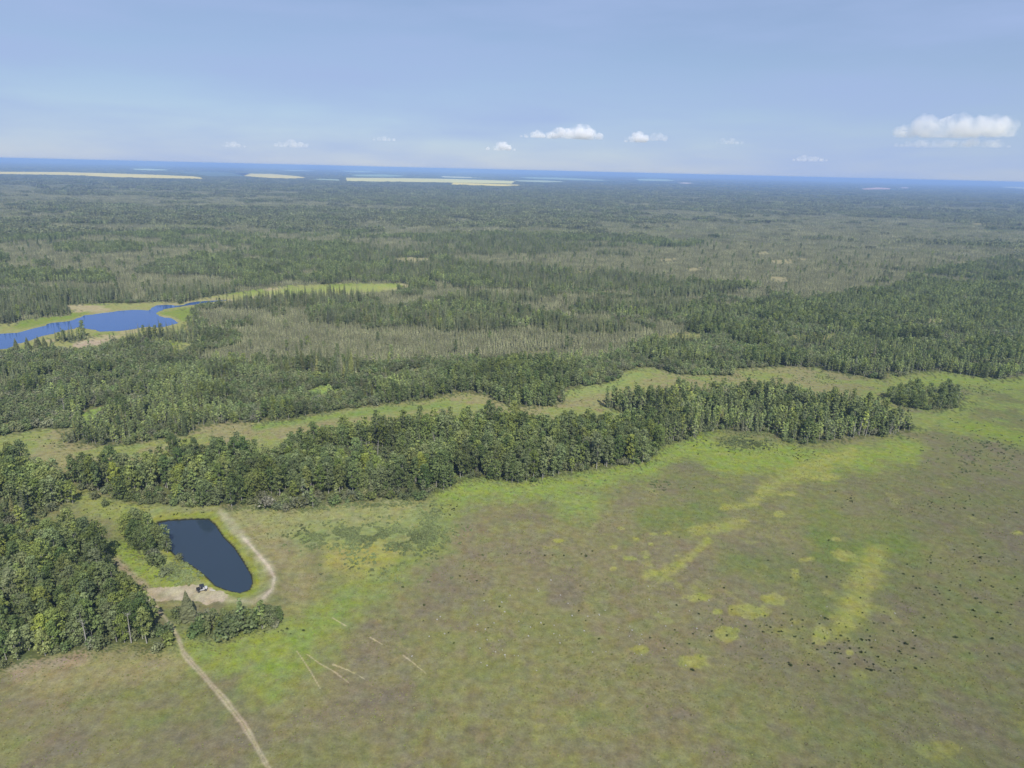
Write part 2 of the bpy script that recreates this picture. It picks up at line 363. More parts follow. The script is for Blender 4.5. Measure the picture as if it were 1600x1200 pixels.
def leaf_mat(name, cols, stand=(0.62, 1.38), transl=0.38):
    """Leaves: hue differs from tree to tree, from stand to stand and from spray to spray."""
    m, n, l = mat(name)
    o, d, t, mixs = n.new('ShaderNodeOutputMaterial'), n.new('ShaderNodeBsdfDiffuse'), n.new('ShaderNodeBsdfTranslucent'), n.new('ShaderNodeMixShader')
    oi, cr = n.new('ShaderNodeObjectInfo'), n.new('ShaderNodeValToRGB')
    e = cr.color_ramp.elements
    while len(e) < len(cols):
        e.new(0.5)
    for i, c in enumerate(cols):
        e[i].position = i / (len(cols) - 1)
        e[i].color = tuple(c) + (1,)
    l.new(oi.outputs['Random'], cr.inputs['Fac'])
    sn, mr = n.new('ShaderNodeTexNoise'), n.new('ShaderNodeMapRange')
    sn.inputs['Scale'].default_value, sn.inputs['Detail'].default_value = 0.045, 3
    mr.inputs['From Min'].default_value, mr.inputs['From Max'].default_value = 0.3, 0.7
    mr.inputs['To Min'].default_value, mr.inputs['To Max'].default_value = stand
    l.new(oi.outputs['Location'], sn.inputs['Vector']); l.new(sn.outputs['Fac'], mr.inputs['Value'])
    at_ = n.new('ShaderNodeAttribute'); at_.attribute_name = 'tone'
    mul = n.new('ShaderNodeMath'); mul.operation = 'MULTIPLY'
    l.new(at_.outputs['Fac'], mul.inputs[0]); l.new(mr.outputs['Result'], mul.inputs[1])
    sc_ = n.new('ShaderNodeVectorMath'); sc_.operation = 'SCALE'
    l.new(cr.outputs['Color'], sc_.inputs[0]); l.new(mul.outputs[0], sc_.inputs['Scale'])
    tn = n.new('ShaderNodeVectorMath'); tn.operation = 'MULTIPLY'
    l.new(sc_.outputs['Vector'], tn.inputs[0]); l.new(oi.outputs['Color'], tn.inputs[1])
    l.new(tn.outputs['Vector'], d.inputs['Color']); l.new(tn.outputs['Vector'], t.inputs['Color'])
    mixs.inputs['Fac'].default_value = transl
    l.new(d.outputs['BSDF'], mixs.inputs[1]); l.new(t.outputs['BSDF'], mixs.inputs[2])
    l.new(mixs.outputs['Shader'], o.inputs['Surface'])
    return m

K = 0.53
LF = 1.6
M_ASPEN = leaf_mat('aspen_leaves', [lin(91, 106, 62, .85*LF), lin(106, 117, 73, .87*LF), lin(112, 120, 83, .87*LF), lin(120, 129, 68, .87*LF), lin(96, 110, 70, .85*LF)])
M_MIX = leaf_mat('young_poplar_leaves', [lin(100, 112, 70, 1.12*LF), lin(122, 130, 78, 1.18*LF), lin(95, 104, 70, 1.1*LF), lin(114, 124, 84, 1.18*LF)])
M_SPRUCE = leaf_mat('spruce_needles', [lin(80, 88, 58, .95*LF), lin(94, 99, 66, .95*LF), lin(84, 91, 68, .95*LF), lin(102, 103, 74, .97*LF)], transl=.3)
M_BOG = leaf_mat('stunted_spruce_needles', [lin(100, 105, 72, .95*LF), lin(120, 119, 90, .95*LF), lin(107, 108, 84, .95*LF)], transl=.28)
M_WILLOW = leaf_mat('willow_leaves', [lin(104, 116, 72, .85*LF), lin(118, 120, 86, .85*LF), lin(98, 114, 70, .85*LF), lin(122, 122, 98, .85*LF)])
M_BUSH = leaf_mat('low_bush_leaves', [lin(74, 86, 50, .9), lin(92, 100, 60, .9)])
M_SEDGE = leaf_mat('buckbrush_leaves', [lin(130, 142, 92, .8*LF), lin(120, 128, 88, .8*LF)])
M_BARK_A = simple('pale_bark', (.33, .31, .27), .9, 0, .35, 2.0)
M_BARK_S = simple('grey_bark', (.12, .10, .08), .9, 0, .3, 2.0)
M_STONE = simple('pale_stone', (.34, .325, .29), .85, 0, .25, 4.0)

# ------------------------------------------------------------------ mesh helpers
def make_mesh(name, V, F, mats, mi=None, tone=None):
    me = bpy.data.meshes.new(name)
    V = np.asarray(V, np.float32)
    if isinstance(F, np.ndarray):
        nf, k = F.shape
        me.vertices.add(len(V)); me.loops.add(nf * k); me.polygons.add(nf)
        me.vertices.foreach_set('co', V.ravel())
        me.loops.foreach_set('vertex_index', F.astype(np.int32).ravel())
        me.polygons.foreach_set('loop_start', np.arange(0, nf * k, k, dtype=np.int32))
    else:
        me.from_pydata(V.tolist(), [], F)
    if mi is not None:
        me.polygons.foreach_set('material_index', np.asarray(mi, np.int32))
    if tone is not None:
        a = me.attributes.new('tone', 'FLOAT', 'POINT')
        a.data.foreach_set('value', np.asarray(tone, np.float32))
    for m_ in mats:
        me.materials.append(m_)
    me.update(calc_edges=True)
    return me

def tube(pts, rad, n=5):
    V, F = [], []
    pts = [np.asarray(p, float) for p in pts]
    for i, p in enumerate(pts):
        a = pts[min(i + 1, len(pts) - 1)] - pts[max(i - 1, 0)]
        a = a / (np.linalg.norm(a) + 1e-9)
        s = np.cross(a, (0.3, 0.9, 0.2)); s /= np.linalg.norm(s) + 1e-9
        t = np.cross(a, s)
        for k in range(n):
            w = 2 * math.pi * k / n
            V.append(p + rad[i] * (math.cos(w) * s + math.sin(w) * t))
    for i in range(len(pts) - 1):
        for k in range(n):
            F.append((i * n + k, i * n + (k + 1) % n, (i + 1) * n + (k + 1) % n, (i + 1) * n + k))
    V, F = np.array(V), np.array(F)
    return V, F

def leaf_quads(C, N, size, r, asp=1.0, jitter=.6):
    """One quad per centre C facing roughly along N."""
    n = len(C)
    N = N + r.normal(0, jitter, (n, 3)); N /= np.linalg.norm(N, axis=1)[:, None] + 1e-9
    A = np.cross(N, r.normal(0, 1, (n, 3))); A /= np.linalg.norm(A, axis=1)[:, None] + 1e-9
    B = np.cross(N, A)
    s = (size * r.uniform(.65, 1.35, n))[:, None] * .5
    V = np.stack([C - A * s, C - B * s * asp, C + A * s, C + B * s * asp], 1).reshape(-1, 3)
    return V, np.arange(4 * n).reshape(-1, 4)

class Build:
    def __init__(s): s.V, s.F, s.T, s.M, s.n = [], [], [], [], 0
    def add(s, V, F, tone=1.0, mi=0):
        s.V.append(V); s.F.append(F + s.n); s.n += len(V)
        s.T.append(np.broadcast_to(np.asarray(tone, float), (len(V),))); s.M.append(np.full(len(F), mi))
    def mesh(s, name, mats):
        return make_mesh(name, np.concatenate(s.V), np.concatenate(s.F), mats, np.concatenate(s.M), np.concatenate(s.T))

def crown_pts(r, h, base, width, blobs, per, top=1.0):
    """Centres and normals of leaf sprays: sub-clumps spread over an egg-shaped crown, with gaps between them."""
    Cs, Ns, Ts = [], [], []
    for i in range(blobs):
        t = (i + r.uniform(.1, .9)) / blobs
        z = base + (h - base) * (t ** .85)
        prof = math.sin(math.pi * min(1, max(.0, .12 + .88 * t)) ** 1.15) ** .7 if t < .97 else .25
        a = i * 2.399 + r.uniform(-.5, .5)
        rr = width * prof * r.uniform(.25, .85)
        c = np.array((math.cos(a) * rr, math.sin(a) * rr, z))
        br = width * r.uniform(.30, .50) * (17 / max(blobs, 13)) ** .33
        d = r.normal(0, 1, (per, 3)); d /= np.linalg.norm(d, axis=1)[:, None]
        d[:, 2] = np.where(d[:, 2] < -.45, -d[:, 2], d[:, 2])
        rad = br * r.uniform(.6, 1.08, per)[:, None]
        p = c + d * rad * np.array((1, 1, .85))
        p[:, 2] = np.clip(p[:, 2], base * .75, h * 1.03)
        Cs.append(p)
        out = p * np.array((1, 1, 0)); out[:, 2] = 0
        Ns.append(d + .35 * np.array((0, 0, 1)))
        Ts.append(np.full(per, r.uniform(.72, 1.25)) * r.uniform(.85, 1.15, per))
    return np.concatenate(Cs), np.concatenate(Ns), np.concatenate(Ts)

def aspen_parts(seed, h=12.5, width=2.6, base=4.2, blobs=26, per=58, leaf=.40, limbs=5):
    r = np.random.default_rng(seed)
    cb, tb = Build(), Build()
    C, N, T = crown_pts(r, h, base, width, blobs, per)
    V, F = leaf_quads(C, N, leaf, r)
    cb.add(V, F, np.repeat(T, 4))
    lean = r.normal(0, .25, 2)
    V, F = tube([(0, 0, -.3), (lean[0] * .3, lean[1] * .3, h * .35), (lean[0], lean[1], h * .86)], [.15, .11, .04], 5)
    tb.add(V, F)
    for i in range(limbs):
        z = base + (h - base) * r.uniform(-.05, .6)
        a = r.uniform(0, 6.283)
        L = width * r.uniform(.5, .9)
        p0 = np.array((lean[0] * z / h, lean[1] * z / h, z))
        V, F = tube([p0, p0 + np.array((math.cos(a) * L, math.sin(a) * L, L * .8))], [.06, .02], 3)
        tb.add(V, F)
    return cb, tb

def spruce_parts(seed, h=11, width=1.7, tiers=15, per=9, base=.8, droop=.35):
    r = np.random.default_rng(seed)
    cb, tb = Build(), Build()
    V, F = tube([(0, 0, -.3), (0, 0, h * .95)], [.05 + h * .011, .02], 5)
    tb.add(V, F)
    V, F, T = [], [], []
    for i in range(tiers):
        t = i / (tiers - 1)
        z = base + (h - base) * (t ** .95)
        w = width * (1 - t) ** .85 + .12
        for k in range(per):
            a = 6.283 * (k + r.uniform(-.3, .3)) / per + i * 1.3
            L = w * r.uniform(.65, 1.15)
            dz = -droop * L * r.uniform(.5, 1.3)
            wd = (L * .38 + .12) * r.uniform(.8, 1.2)
            ca, sa = math.cos(a), math.sin(a)
            n0 = len(V)
            zt = z + (h / tiers) * .55
            V += [(0, 0, zt), (ca * L * .6 - sa * wd, sa * L * .6 + ca * wd, z + dz * .5), (ca * L, sa * L, z + dz), (ca * L * .6 + sa * wd, sa * L * .6 - ca * wd, z + dz * .5)]
            F.append((n0, n0 + 1, n0 + 2, n0 + 3))
            tt = r.uniform(.75, 1.3)
            T += [tt * .9, tt, tt * 1.1, tt]
    cb.add(np.array(V), np.array(F), np.array(T))
    return cb, tb

def dome_build(seed, h=3.0, width=2.0, blobs=7, per=40, leaf=.42, stems=5):
    """A many-stemmed shrub: sprays on several rounded clumps."""
    r = np.random.default_rng(seed)
    cb, tb = Build(), Build()
    for i in range(blobs):
        a, q = r.uniform(0, 6.283), math.sqrt(r.uniform(0, 1)) * .62
        hh = h * (1 - .5 * q) * r.uniform(.62, .95)
        br = width * r.uniform(.34, .55)
        c = np.array((math.cos(a) * q * width, math.sin(a) * q * width, max(hh - br * .7, br * .35)))
        d = r.normal(0, 1, (per, 3)); d /= np.linalg.norm(d, axis=1)[:, None]
        p = c + d * br * r.uniform(.7, 1.1, per)[:, None]
        p[:, 2] = np.clip(p[:, 2], .05, None)
        V, F = leaf_quads(p, d + np.array((0, 0, .4)), leaf, r)
        cb.add(V, F, np.repeat(np.full(per, r.uniform(.75, 1.25)) * r.uniform(.85, 1.15, per), 4))
    for i in range(stems):
        a = r.uniform(0, 6.283); L = width * .5
        V, F = tube([(0, 0, -.2), (math.cos(a) * L, math.sin(a) * L, h * .6)], [.05, .02], 3)
        tb.add(V, F)
    return cb, tb

LIB = {}
def library(kind, builds, mats):
    """Meshes for the massed wood: crown and trunk in one mesh, kept in a collection of their own that is not in the scene."""
    c = bpy.data.collections.new('forms_of_' + kind)
    for i, (cb, tb) in enumerate(builds):
        b = Build()
        for V, F, T in zip(cb.V, cb.F, cb.T):
            pass
        cV, cF, cT = np.concatenate(cb.V), np.concatenate(cb.F), np.concatenate(cb.T)
        b.add(cV, cF, cT, 0)
        if tb is not None:
            b.add(np.concatenate(tb.V), np.concatenate(tb.F), 1.0, 1)
        o = bpy.data.objects.new('%s_form_%s' % (kind, 'abcdefghijkl'[i]), b.mesh(kind, mats))
        c.objects.link(o)
    LIB[kind] = c
    return c

def scatter(name, kind, P, scale, rot, idx, label=None):
    """One mass of plants that nobody could count: points that carry copies of the kind's meshes."""
    n = len(P)
    me = bpy.data.meshes.new(name)
    me.vertices.add(n)
    me.vertices.foreach_set('co', np.asarray(P, np.float32).ravel())
    for nm, tp, val in (('size', 'FLOAT', scale), ('turn', 'FLOAT', rot), ('form', 'INT', idx)):
        a = me.attributes.new(nm, tp, 'POINT')
        a.data.foreach_set('value', np.asarray(val, np.int32 if tp == 'INT' else np.float32))
    o = bpy.data.objects.new(name, me)
    COL.objects.link(o)
    o['kind'] = 'stuff'
    if label: o['label'] = label
    g = bpy.data.node_groups.new(name + '_spread', 'GeometryNodeTree')
    g.interface.new_socket('Geometry', in_out='INPUT', socket_type='NodeSocketGeometry')
    g.interface.new_socket('Geometry', in_out='OUTPUT', socket_type='NodeSocketGeometry')
    N, L = g.nodes, g.links
    gi, go, ip, ci = N.new('NodeGroupInput'), N.new('NodeGroupOutput'), N.new('GeometryNodeInstanceOnPoints'), N.new('GeometryNodeCollectionInfo')
    ci.inputs['Collection'].default_value = LIB[kind]
    ci.inputs['Separate Children'].default_value = True
    ci.inputs['Reset Children'].default_value = True
    def attr(nm, tp):
        a = N.new('GeometryNodeInputNamedAttribute'); a.data_type = tp; a.inputs['Name'].default_value = nm
        return a.outputs['Attribute']
    cx = N.new('ShaderNodeCombineXYZ')
    L.new(attr('turn', 'FLOAT'), cx.inputs['Z'])
    L.new(gi.outputs[0], ip.inputs['Points']); L.new(ci.outputs[0], ip.inputs['Instance'])
    ip.inputs['Pick Instance'].default_value = True
    L.new(attr('form', 'INT'), ip.inputs['Instance Index'])
    L.new(cx.outputs[0], ip.inputs['Rotation']); L.new(attr('size', 'FLOAT'), ip.inputs['Scale'])
    L.new(ip.outputs['Instances'], go.inputs[0])
    md = o.modifiers.new('spread', 'NODES'); md.node_group = g
    return o

# ------------------------------------------------------------------ ground
def build_ground():
    az = np.concatenate([np.linspace(-180, -46, 40, endpoint=False), np.linspace(-46, 46, 760, endpoint=False), np.linspace(46, 180, 40, endpoint=False)])
    vv = np.linspace(1290, 285, 690)                      # ring distances: even steps as seen from the drone
    dist = np.array([at(800, v)[1] for v in vv])
    dist = dist[dist > 60]
    dist = np.concatenate([[20, 50], dist[dist < 9000], np.geomspace(9200, 42000, 26)])
    A, D = np.meshgrid(np.radians(az), dist)
    X, Y = (np.sin(A) * D).ravel(), (np.cos(A) * D).ravel()
    nr, na = len(dist), len(az)
    Z = relief(X, Y)
    V = np.column_stack([X, Y, Z]).astype(np.float32)
    i, j = np.meshgrid(np.arange(nr - 1), np.arange(na), indexing='ij')
    a = i * na + j; b = i * na + (j + 1) % na
    F = np.stack([a, b, b + na, a + na], -1).reshape(-1, 4)
    V = np.vstack([V, [[0, 0, 0]]])
    me_faces = F
    c0 = len(V) - 1
    cap = np.array([(c0, (k + 1) % na, k, k) for k in range(na)])
    X, Y = np.append(X, 0), np.append(Y, 0)
    # colour of what grows on it
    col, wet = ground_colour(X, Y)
    me = bpy.data.meshes.new('ground')
    nq = len(F)
    me.vertices.add(len(V)); me.vertices.foreach_set('co', V.ravel())
    loops = np.concatenate([F[:, ::-1].ravel(), cap[:, :3].ravel()]).astype(np.int32)
    me.loops.add(len(loops)); me.loops.foreach_set('vertex_index', loops)
    me.polygons.add(nq + na)
    me.polygons.foreach_set('loop_start', np.concatenate([np.arange(0, nq * 4, 4), nq * 4 + np.arange(0, na * 3, 3)]).astype(np.int32))
    me.polygons.foreach_set('use_smooth', np.ones(nq + na, bool))
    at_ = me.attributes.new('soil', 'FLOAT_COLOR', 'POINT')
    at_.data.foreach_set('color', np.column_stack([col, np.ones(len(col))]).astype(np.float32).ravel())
    me.update(calc_edges=True)
    m, n, l = mat('grassland')
    o_, p = n.new('ShaderNodeOutputMaterial'), n.new('ShaderNodeBsdfDiffuse')
    p.inputs['Roughness'].default_value = .6
    ca = n.new('ShaderNodeAttribute'); ca.attribute_name = 'soil'
    geo = n.new('ShaderNodeNewGeometry')
    def noise(scale, det, lo, hi, f0=.3, f1=.7):
        t, r_ = n.new('ShaderNodeTexNoise'), n.new('ShaderNodeMapRange')
        t.inputs['Scale'].default_value, t.inputs['Detail'].default_value, t.inputs['Roughness'].default_value = scale, det, .62
        r_.inputs['From Min'].default_value, r_.inputs['From Max'].default_value = f0, f1
        r_.inputs['To Min'].default_value, r_.inputs['To Max'].default_value = lo, hi
        l.new(geo.outputs['Position'], t.inputs['Vector']); l.new(t.outputs['Fac'], r_.inputs['Value'])
        return r_.outputs['Result']
    m1 = n.new('ShaderNodeMath'); m1.operation = 'MULTIPLY'
    l.new(noise(.45, 6, .76, 1.24), m1.inputs[0]); l.new(noise(2.4, 3, .82, 1.18), m1.inputs[1])
    s1 = n.new('ShaderNodeVectorMath'); s1.operation = 'SCALE'
    l.new(ca.outputs['Color'], s1.inputs[0]); l.new(m1.outputs[0], s1.inputs['Scale'])
    hs = n.new('ShaderNodeHueSaturation')
    l.new(s1.outputs[0], hs.inputs['Color']); l.new(noise(.16, 5, .475, .525), hs.inputs['Hue']); l.new(noise(.3, 4, .85, 1.15), hs.inputs['Saturation'])
    l.new(hs.outputs['Color'], p.inputs['Color']); l.new(p.outputs['BSDF'], o_.inputs['Surface'])
    bp, bn = n.new('ShaderNodeBump'), n.new('ShaderNodeTexNoise')
    bn.inputs['Scale'].default_value, bn.inputs['Detail'].default_value = 1.2, 5
    bp.inputs['Strength'].default_value, bp.inputs['Distance'].default_value = .35, .25
    l.new(geo.outputs['Position'], bn.inputs['Vector']); l.new(bn.outputs['Fac'], bp.inputs['Height']); l.new(bp.outputs['Normal'], p.inputs['Normal'])
    me.materials.append(m)
    g = bpy.data.objects.new('ground', me)
    g['kind'] = 'structure'; g['label'] = 'rolling olive and brown grassland running out to the forested horizon'
    COL.objects.link(g)

def ground_colour(X, Y):
    c, u, v = cover(X, Y)
    n = len(X)
    k = K
    N1, N2, N3 = fbm(X, Y, 38, 5, 201, .6), fbm(X, Y, 13, 4, 231, .6), fbm(X, Y, 5, 4, 261, .6)
    NB = fbm(X, Y, 90, 4, 301)
    col = np.zeros((n, 3))
    def mix(a, w):
        nonlocal col
        w = np.clip(w, 0, 1)[:, None]
        col = col * (1 - w) + a * w
    olive, mauve, gol = lin(149, 146, 97, k), lin(148, 141, 102, k), lin(138, 141, 88, k)
    col[:] = olive
    mix(mauve, smooth(.46, .62, N1)); mix(gol, smooth(.50, .68, NB) * .8)
    mix(lin(122, 126, 84, k), smooth(1150, 1600, u + (v - 850) * .5 + (N1 - .5) * 500) * .65)
    mix(lin(120, 134, 78, k), smooth(.60, .74, N2 * .5 + NB * .5) * .6)
    mix(lin(134, 125, 103, k), smooth(.57, .70, fbm(X, Y, 22, 5, 333, .6)) * .5)
    bright, pale, yellow, dryp = lin(146, 158, 88, k), lin(172, 180, 118, k), lin(171, 172, 94, k), lin(168, 158, 110, k)
    wob = (N2 - .5) * 46 + (N3 - .5) * 18
    N5 = fbm(X, Y, 2.2, 3, 881)
    def stroke(pts, width, colr, strength=1.0, soft=.9):
        dd = line_dist(pts, u, v, False, width * 3 + 40) + wob * width / 26 + (N5 - .5) * width * (.9 if width > 6 else .5)
        mix(colr, smooth(width * (1 + soft), width * (1 - soft) * .5, dd) * strength)
    NF = fbm(X, Y, 9, 4, 1201, .62)
    mix(lin(136, 126, 110, k), smooth(.54, .66, NF) * .34); mix(lin(128, 142, 80, k), smooth(.46, .34, NF) * .28)
    # greener belts of the meadow
    stroke([(705, 760), (700, 800), (675, 850), (620, 895), (550, 925), (505, 950), (470, 985), (430, 1015)], 26, bright, .85)
    stroke([(840, 765), (868, 785), (925, 788)], 20, lin(152, 170, 90, k), .7)
    stroke([(1085, 695), (1040, 712), (1010, 735), (930, 748), (860, 760), (800, 766), (730, 764), (690, 780)], 15, lin(150, 168, 84, k), .95)
    stroke([(1100, 690), (1130, 715), (1210, 715), (1300, 720), (1420, 705)], 20, lin(152, 170, 78, k), .85)
    stroke([(1480, 665), (1540, 672), (1620, 692)], 12, lin(146, 164, 72, k), .85)
    stroke([(1400, 600), (1480, 590), (1560, 600), (1680, 600)], 10, lin(150, 166, 84, k), .9)
    stroke([(1395, 650), (1440, 665), (1500, 640), (1520, 625)], 10, lin(150, 164, 86, k), .8)
    stroke([(1290, 840), (1330, 865), (1400, 850)], 34, lin(120, 140, 68, k), .7)
    stroke([(1150, 880), (1240, 900), (1320, 960)], 30, lin(116, 136, 72, k), .5)
    stroke([(1020, 810), (1100, 800)], 26, lin(122, 140, 72, k), .6)
    stroke([(420, 1060), (470, 1000), (520, 965)], 34, lin(148, 164, 80, k), .7)
    stroke([(190, 860), (215, 895), (265, 905)], 22, lin(150, 168, 76, k), .9)
    stroke([(120, 775), (180, 800), (240, 805)], 18, lin(158, 168, 88, k), .8)
    stroke([(180, 875), (215, 905), (225, 915)], 7, lin(172, 158, 128, k), .9)
    stroke([(290, 1000), (330, 1025), (420, 1020)], 26, lin(152, 166, 82, k), .8)
    stroke([(380, 812), (440, 806), (540, 802), (640, 800), (650, 812), (560, 818), (420, 832)], 24, lin(166, 168, 108, k), .9)
    stroke([(400, 845), (425, 860), (470, 890), (470, 920)], 26, lin(164, 154, 110, k), .8)
    # the low-brush patch and the dry yellow streaks
    stroke([(470, 838), (520, 840), (590, 838), (650, 830), (672, 812)], 20, lin(150, 162, 100, k), .85)
    stroke([(520, 870), (560, 875), (600, 862)], 18, lin(176, 172, 92, k), .8)
    for pts, w in (([(1325, 712), (1255, 735), (1205, 758), (1172, 784)], 12), ([(1130, 791), (1185, 787)], 5), ([(1085, 828), (1130, 824), (1165, 812)], 8),
                   ([(1106, 845), (1082, 868), (1050, 888), (1012, 897)], 7), ([(1368, 870), (1350, 902), (1335, 935), (1322, 962)], 23), ([(1325, 970), (1310, 978)], 10)):
        stroke(pts, w, yellow, .82, .6)
    for a, b, ra, rb in ((970, 826, 6, 3), (1020, 834, 10, 3), (1042, 832, 7, 3), (994, 843, 7, 4), (1016, 850, 4, 2), (960, 855, 8, 4), (983, 872, 15, 3.5), (958, 887, 6, 4), (1092, 932, 20, 7),
                         (1120, 955, 9, 6), (1170, 955, 30, 12), (1210, 935, 22, 8), (1135, 990, 20, 12), (1000, 1012, 14, 9), (1085, 1035, 30, 12), (1218, 802, 9, 6), (1230, 770, 14, 4), (1290, 745, 24, 5),
                         (1260, 873, 12, 4), (1243, 896, 8, 10), (1308, 842, 10, 3.5), (1320, 868, 20, 10), (1328, 1020, 7, 4), (1280, 990, 16, 14), (1010, 870, 5, 2), (1056, 868, 5, 2), (872, 846, 7, 3), (1590, 834, 8, 4)):
        q = np.hypot((u - a) / ra, (v - b) / rb) + (N5 - .5) * .9 + (N3 - .5) * 1.1
        mix(yellow, smooth(1.15, .7, q) * .8)
    spots = smooth(.66, .74, fbm(X, Y, 7.5, 3, 611, .45)) * smooth(.47, .56, fbm(X, Y, 60, 3, 633)) * (u > 760)
    mix(yellow, spots * .4 * smooth(.35, .6, N3))
    # ground below the meadow's front and the bare bits
    stroke([(20, 1050), (90, 1032), (130, 1026)], 12, lin(182, 160, 138, k), .8)
    stroke([(60, 1065), (200, 1040), (260, 1030)], 24, lin(166, 156, 110, k), .8)
    inm = inside(MEADOW, u, v) | inside(STRIP, u, v)
    # glades and the long strip between the woods
    st = inside(STRIP, u, v)
    f = st.astype(float)
    mix(lin(168, 162, 112, k), f * .75 * smooth(1500, 1200, u)); mix(lin(150, 164, 88, k), f * smooth(.5, .62, N2) * .7)
    stroke([(400, 668), (500, 652), (600, 642), (700, 632)], 5, lin(134, 158, 80, k), .8)
    stroke([(890, 615), (960, 600), (1000, 585)], 8, lin(156, 172, 98, k), .8)
    lg = inside(LAKE_GRASS, u, v).astype(float)
    mix(lin(168, 170, 104, k), lg * .9); mix(lin(142, 158, 76, k), lg * smooth(.48, .62, fbm(X, Y, 30, 3, 701))); mix(lin(192, 178, 138, k), lg * smooth(.54, .66, fbm(X, Y, 22, 3, 733)) * .9)
    stroke([(118, 541), (135, 537), (160, 534)], 4.5, lin(196, 178, 150, k), .95, .4)
    stroke([(380, 460), (480, 454), (620, 447)], 4, lin(168, 180, 98, k), .8)
    for p, t in GLADES:
        mix({'g': lin(150, 172, 88, k), 'y': lin(162, 160, 102, k), 't': lin(178, 170, 126, k)}[t], inside(p, u, v).astype(float) * .95)
    # soils under the woods
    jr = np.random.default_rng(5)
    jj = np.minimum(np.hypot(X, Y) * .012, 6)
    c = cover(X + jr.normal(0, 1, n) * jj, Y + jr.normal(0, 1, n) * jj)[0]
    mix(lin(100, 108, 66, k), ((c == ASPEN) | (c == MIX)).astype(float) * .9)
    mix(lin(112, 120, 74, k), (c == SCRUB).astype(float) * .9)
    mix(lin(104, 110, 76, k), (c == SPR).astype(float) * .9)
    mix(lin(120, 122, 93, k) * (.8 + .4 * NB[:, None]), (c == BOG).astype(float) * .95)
    # pond rim, berm, track, pad
    dp = line_dist(POND, u, v, True, 60) + (N3 - .5) * 9 + (N5 - .5) * 5
    rim = ~inside(POND, u, v)
    mix(lin(160, 166, 104, k), smooth(28, 18, dp) * rim * .7); mix(lin(154, 160, 78, k), smooth(12, 7, dp) * rim); mix(lin(120, 118, 66, k), smooth(3, 1, dp) * rim * .5)
    mix(lin(60, 62, 50, k), inside(POND, u, v).astype(float))
    dl = line_dist(LAKE, u, v, True, 30)
    mix(lin(170, 166, 112, k), smooth(5, 2, dl) * .6)
    stroke(BERM, 6.0, lin(184, 178, 142, k), .85, .9); stroke(BERM[2:8], 2.2, lin(214, 200, 176, k * 1.05), .8, .8)
    mix(lin(198, 184, 158, k * (1.0 + .1)) * (.84 + .3 * N3[:, None]), (inside(PAD, u + (N2 - .5) * 24, v + (N3 - .5) * 12)).astype(float) * .85)
    stroke(TRACK, 3.8, lin(198, 184, 154, k), .9, .7); stroke(TRACK[4:], .9, lin(160, 156, 108, k), .7, .6)
    stroke([(240, 948), (250, 965), (262, 985)], 8, lin(176, 160, 122, k), .5)
    for w in WHEEL_TRACKS:
        dd = line_dist(w, u, v, False, 12) + (N3 - .5) * 2
        mix(lin(206, 192, 152, k), smooth(1.3, .4, dd) * .8)
    stroke([(232, 925), (300, 958), (300, 948)], 9, lin(166, 150, 112, k), .5)
    # very far ground: farmland and forest floor
    far = smooth(3500, 8000, np.hypot(X, Y))
    mix(lin(92, 104, 70, k) * (.75 + .5 * fbm(X, Y, 700, 4, 811)[:, None]), far)
    return col, None

build_ground()

# ------------------------------------------------------------------ water
def sheet(name, poly, z, m, label, sub=3, grow=1.0, ragged=0):
    p = [Vector(at(u, v, z)) for u, v in poly]
    q = []
    for i in range(len(p)):                                # rounded shoreline (Catmull-Rom)
        a, b, c, d = p[i - 1], p[i], p[(i + 1) % len(p)], p[(i + 2) % len(p)]
        for s in range(sub):
            t = s / sub
            q.append(.5 * ((2 * b) + (c - a) * t + (2 * a - 5 * b + 4 * c - d) * t * t + (3 * b - a - 3 * c + d) * t ** 3))
    if ragged:
        qq = []
        for i in range(len(q)):
            a, b = q[i], q[(i + 1) % len(q)]
            k = max(1, min(6, int((b - a).length / ragged)))
            for s in range(k):
                x = a.lerp(b, s / k)
                w = float(fbm(np.array([x.x]), np.array([x.y]), ragged * 2.2, 3, 71)[0] - .5) * ragged * 2.2
                t = (b - a).normalized()
                qq.append(x + Vector((-t.y, t.x, 0)) * w)
        q = qq
    cen = sum(q, Vector()) / len(q)
    if grow != 1.0:
        q = [cen + (x - cen) * grow for x in q]
    import bmesh
    bm = bmesh.new()
    f = bm.faces.new([bm.verts.new(x) for x in q])
    if f.normal.z < 0:
        bmesh.ops.reverse_faces(bm, faces=bm.faces[:])
    bmesh.ops.triangulate(bm, faces=bm.faces[:])
    me = bpy.data.meshes.new(name); bm.to_mesh(me); bm.free()
    if me.polygons[0].normal.z < 0: me.flip_normals()
    me.materials.append(m)
    o = bpy.data.objects.new(name, me)
    o['kind'] = 'structure'; o['label'] = label
    COL.objects.link(o)
    return o

def water_mat(name, col, bump, scale, rough=.05):
    m, n, l = mat(name)
    o, p = n.new('ShaderNodeOutputMaterial'), n.new('ShaderNodeBsdfPrincipled')
    p.inputs['Base Color'].default_value = tuple(col) + (1,)
    p.inputs['Roughness'].default_value = rough
    p.inputs['IOR'].default_value = 1.333
    g, t, b = n.new('ShaderNodeNewGeometry'), n.new('ShaderNodeTexNoise'), n.new('ShaderNodeBump')
    t.inputs['Scale'].default_value, t.inputs['Detail'].default_value = scale, 3
    b.inputs['Strength'].default_value, b.inputs['Distance'].default_value = bump, .1
    l.new(g.outputs['Position'], t.inputs['Vector']); l.new(t.outputs['Fac'], b.inputs['Height']); l.new(b.outputs['Normal'], p.inputs['Normal'])
    l.new(p.outputs['BSDF'], o.inputs['Surface'])
    return m

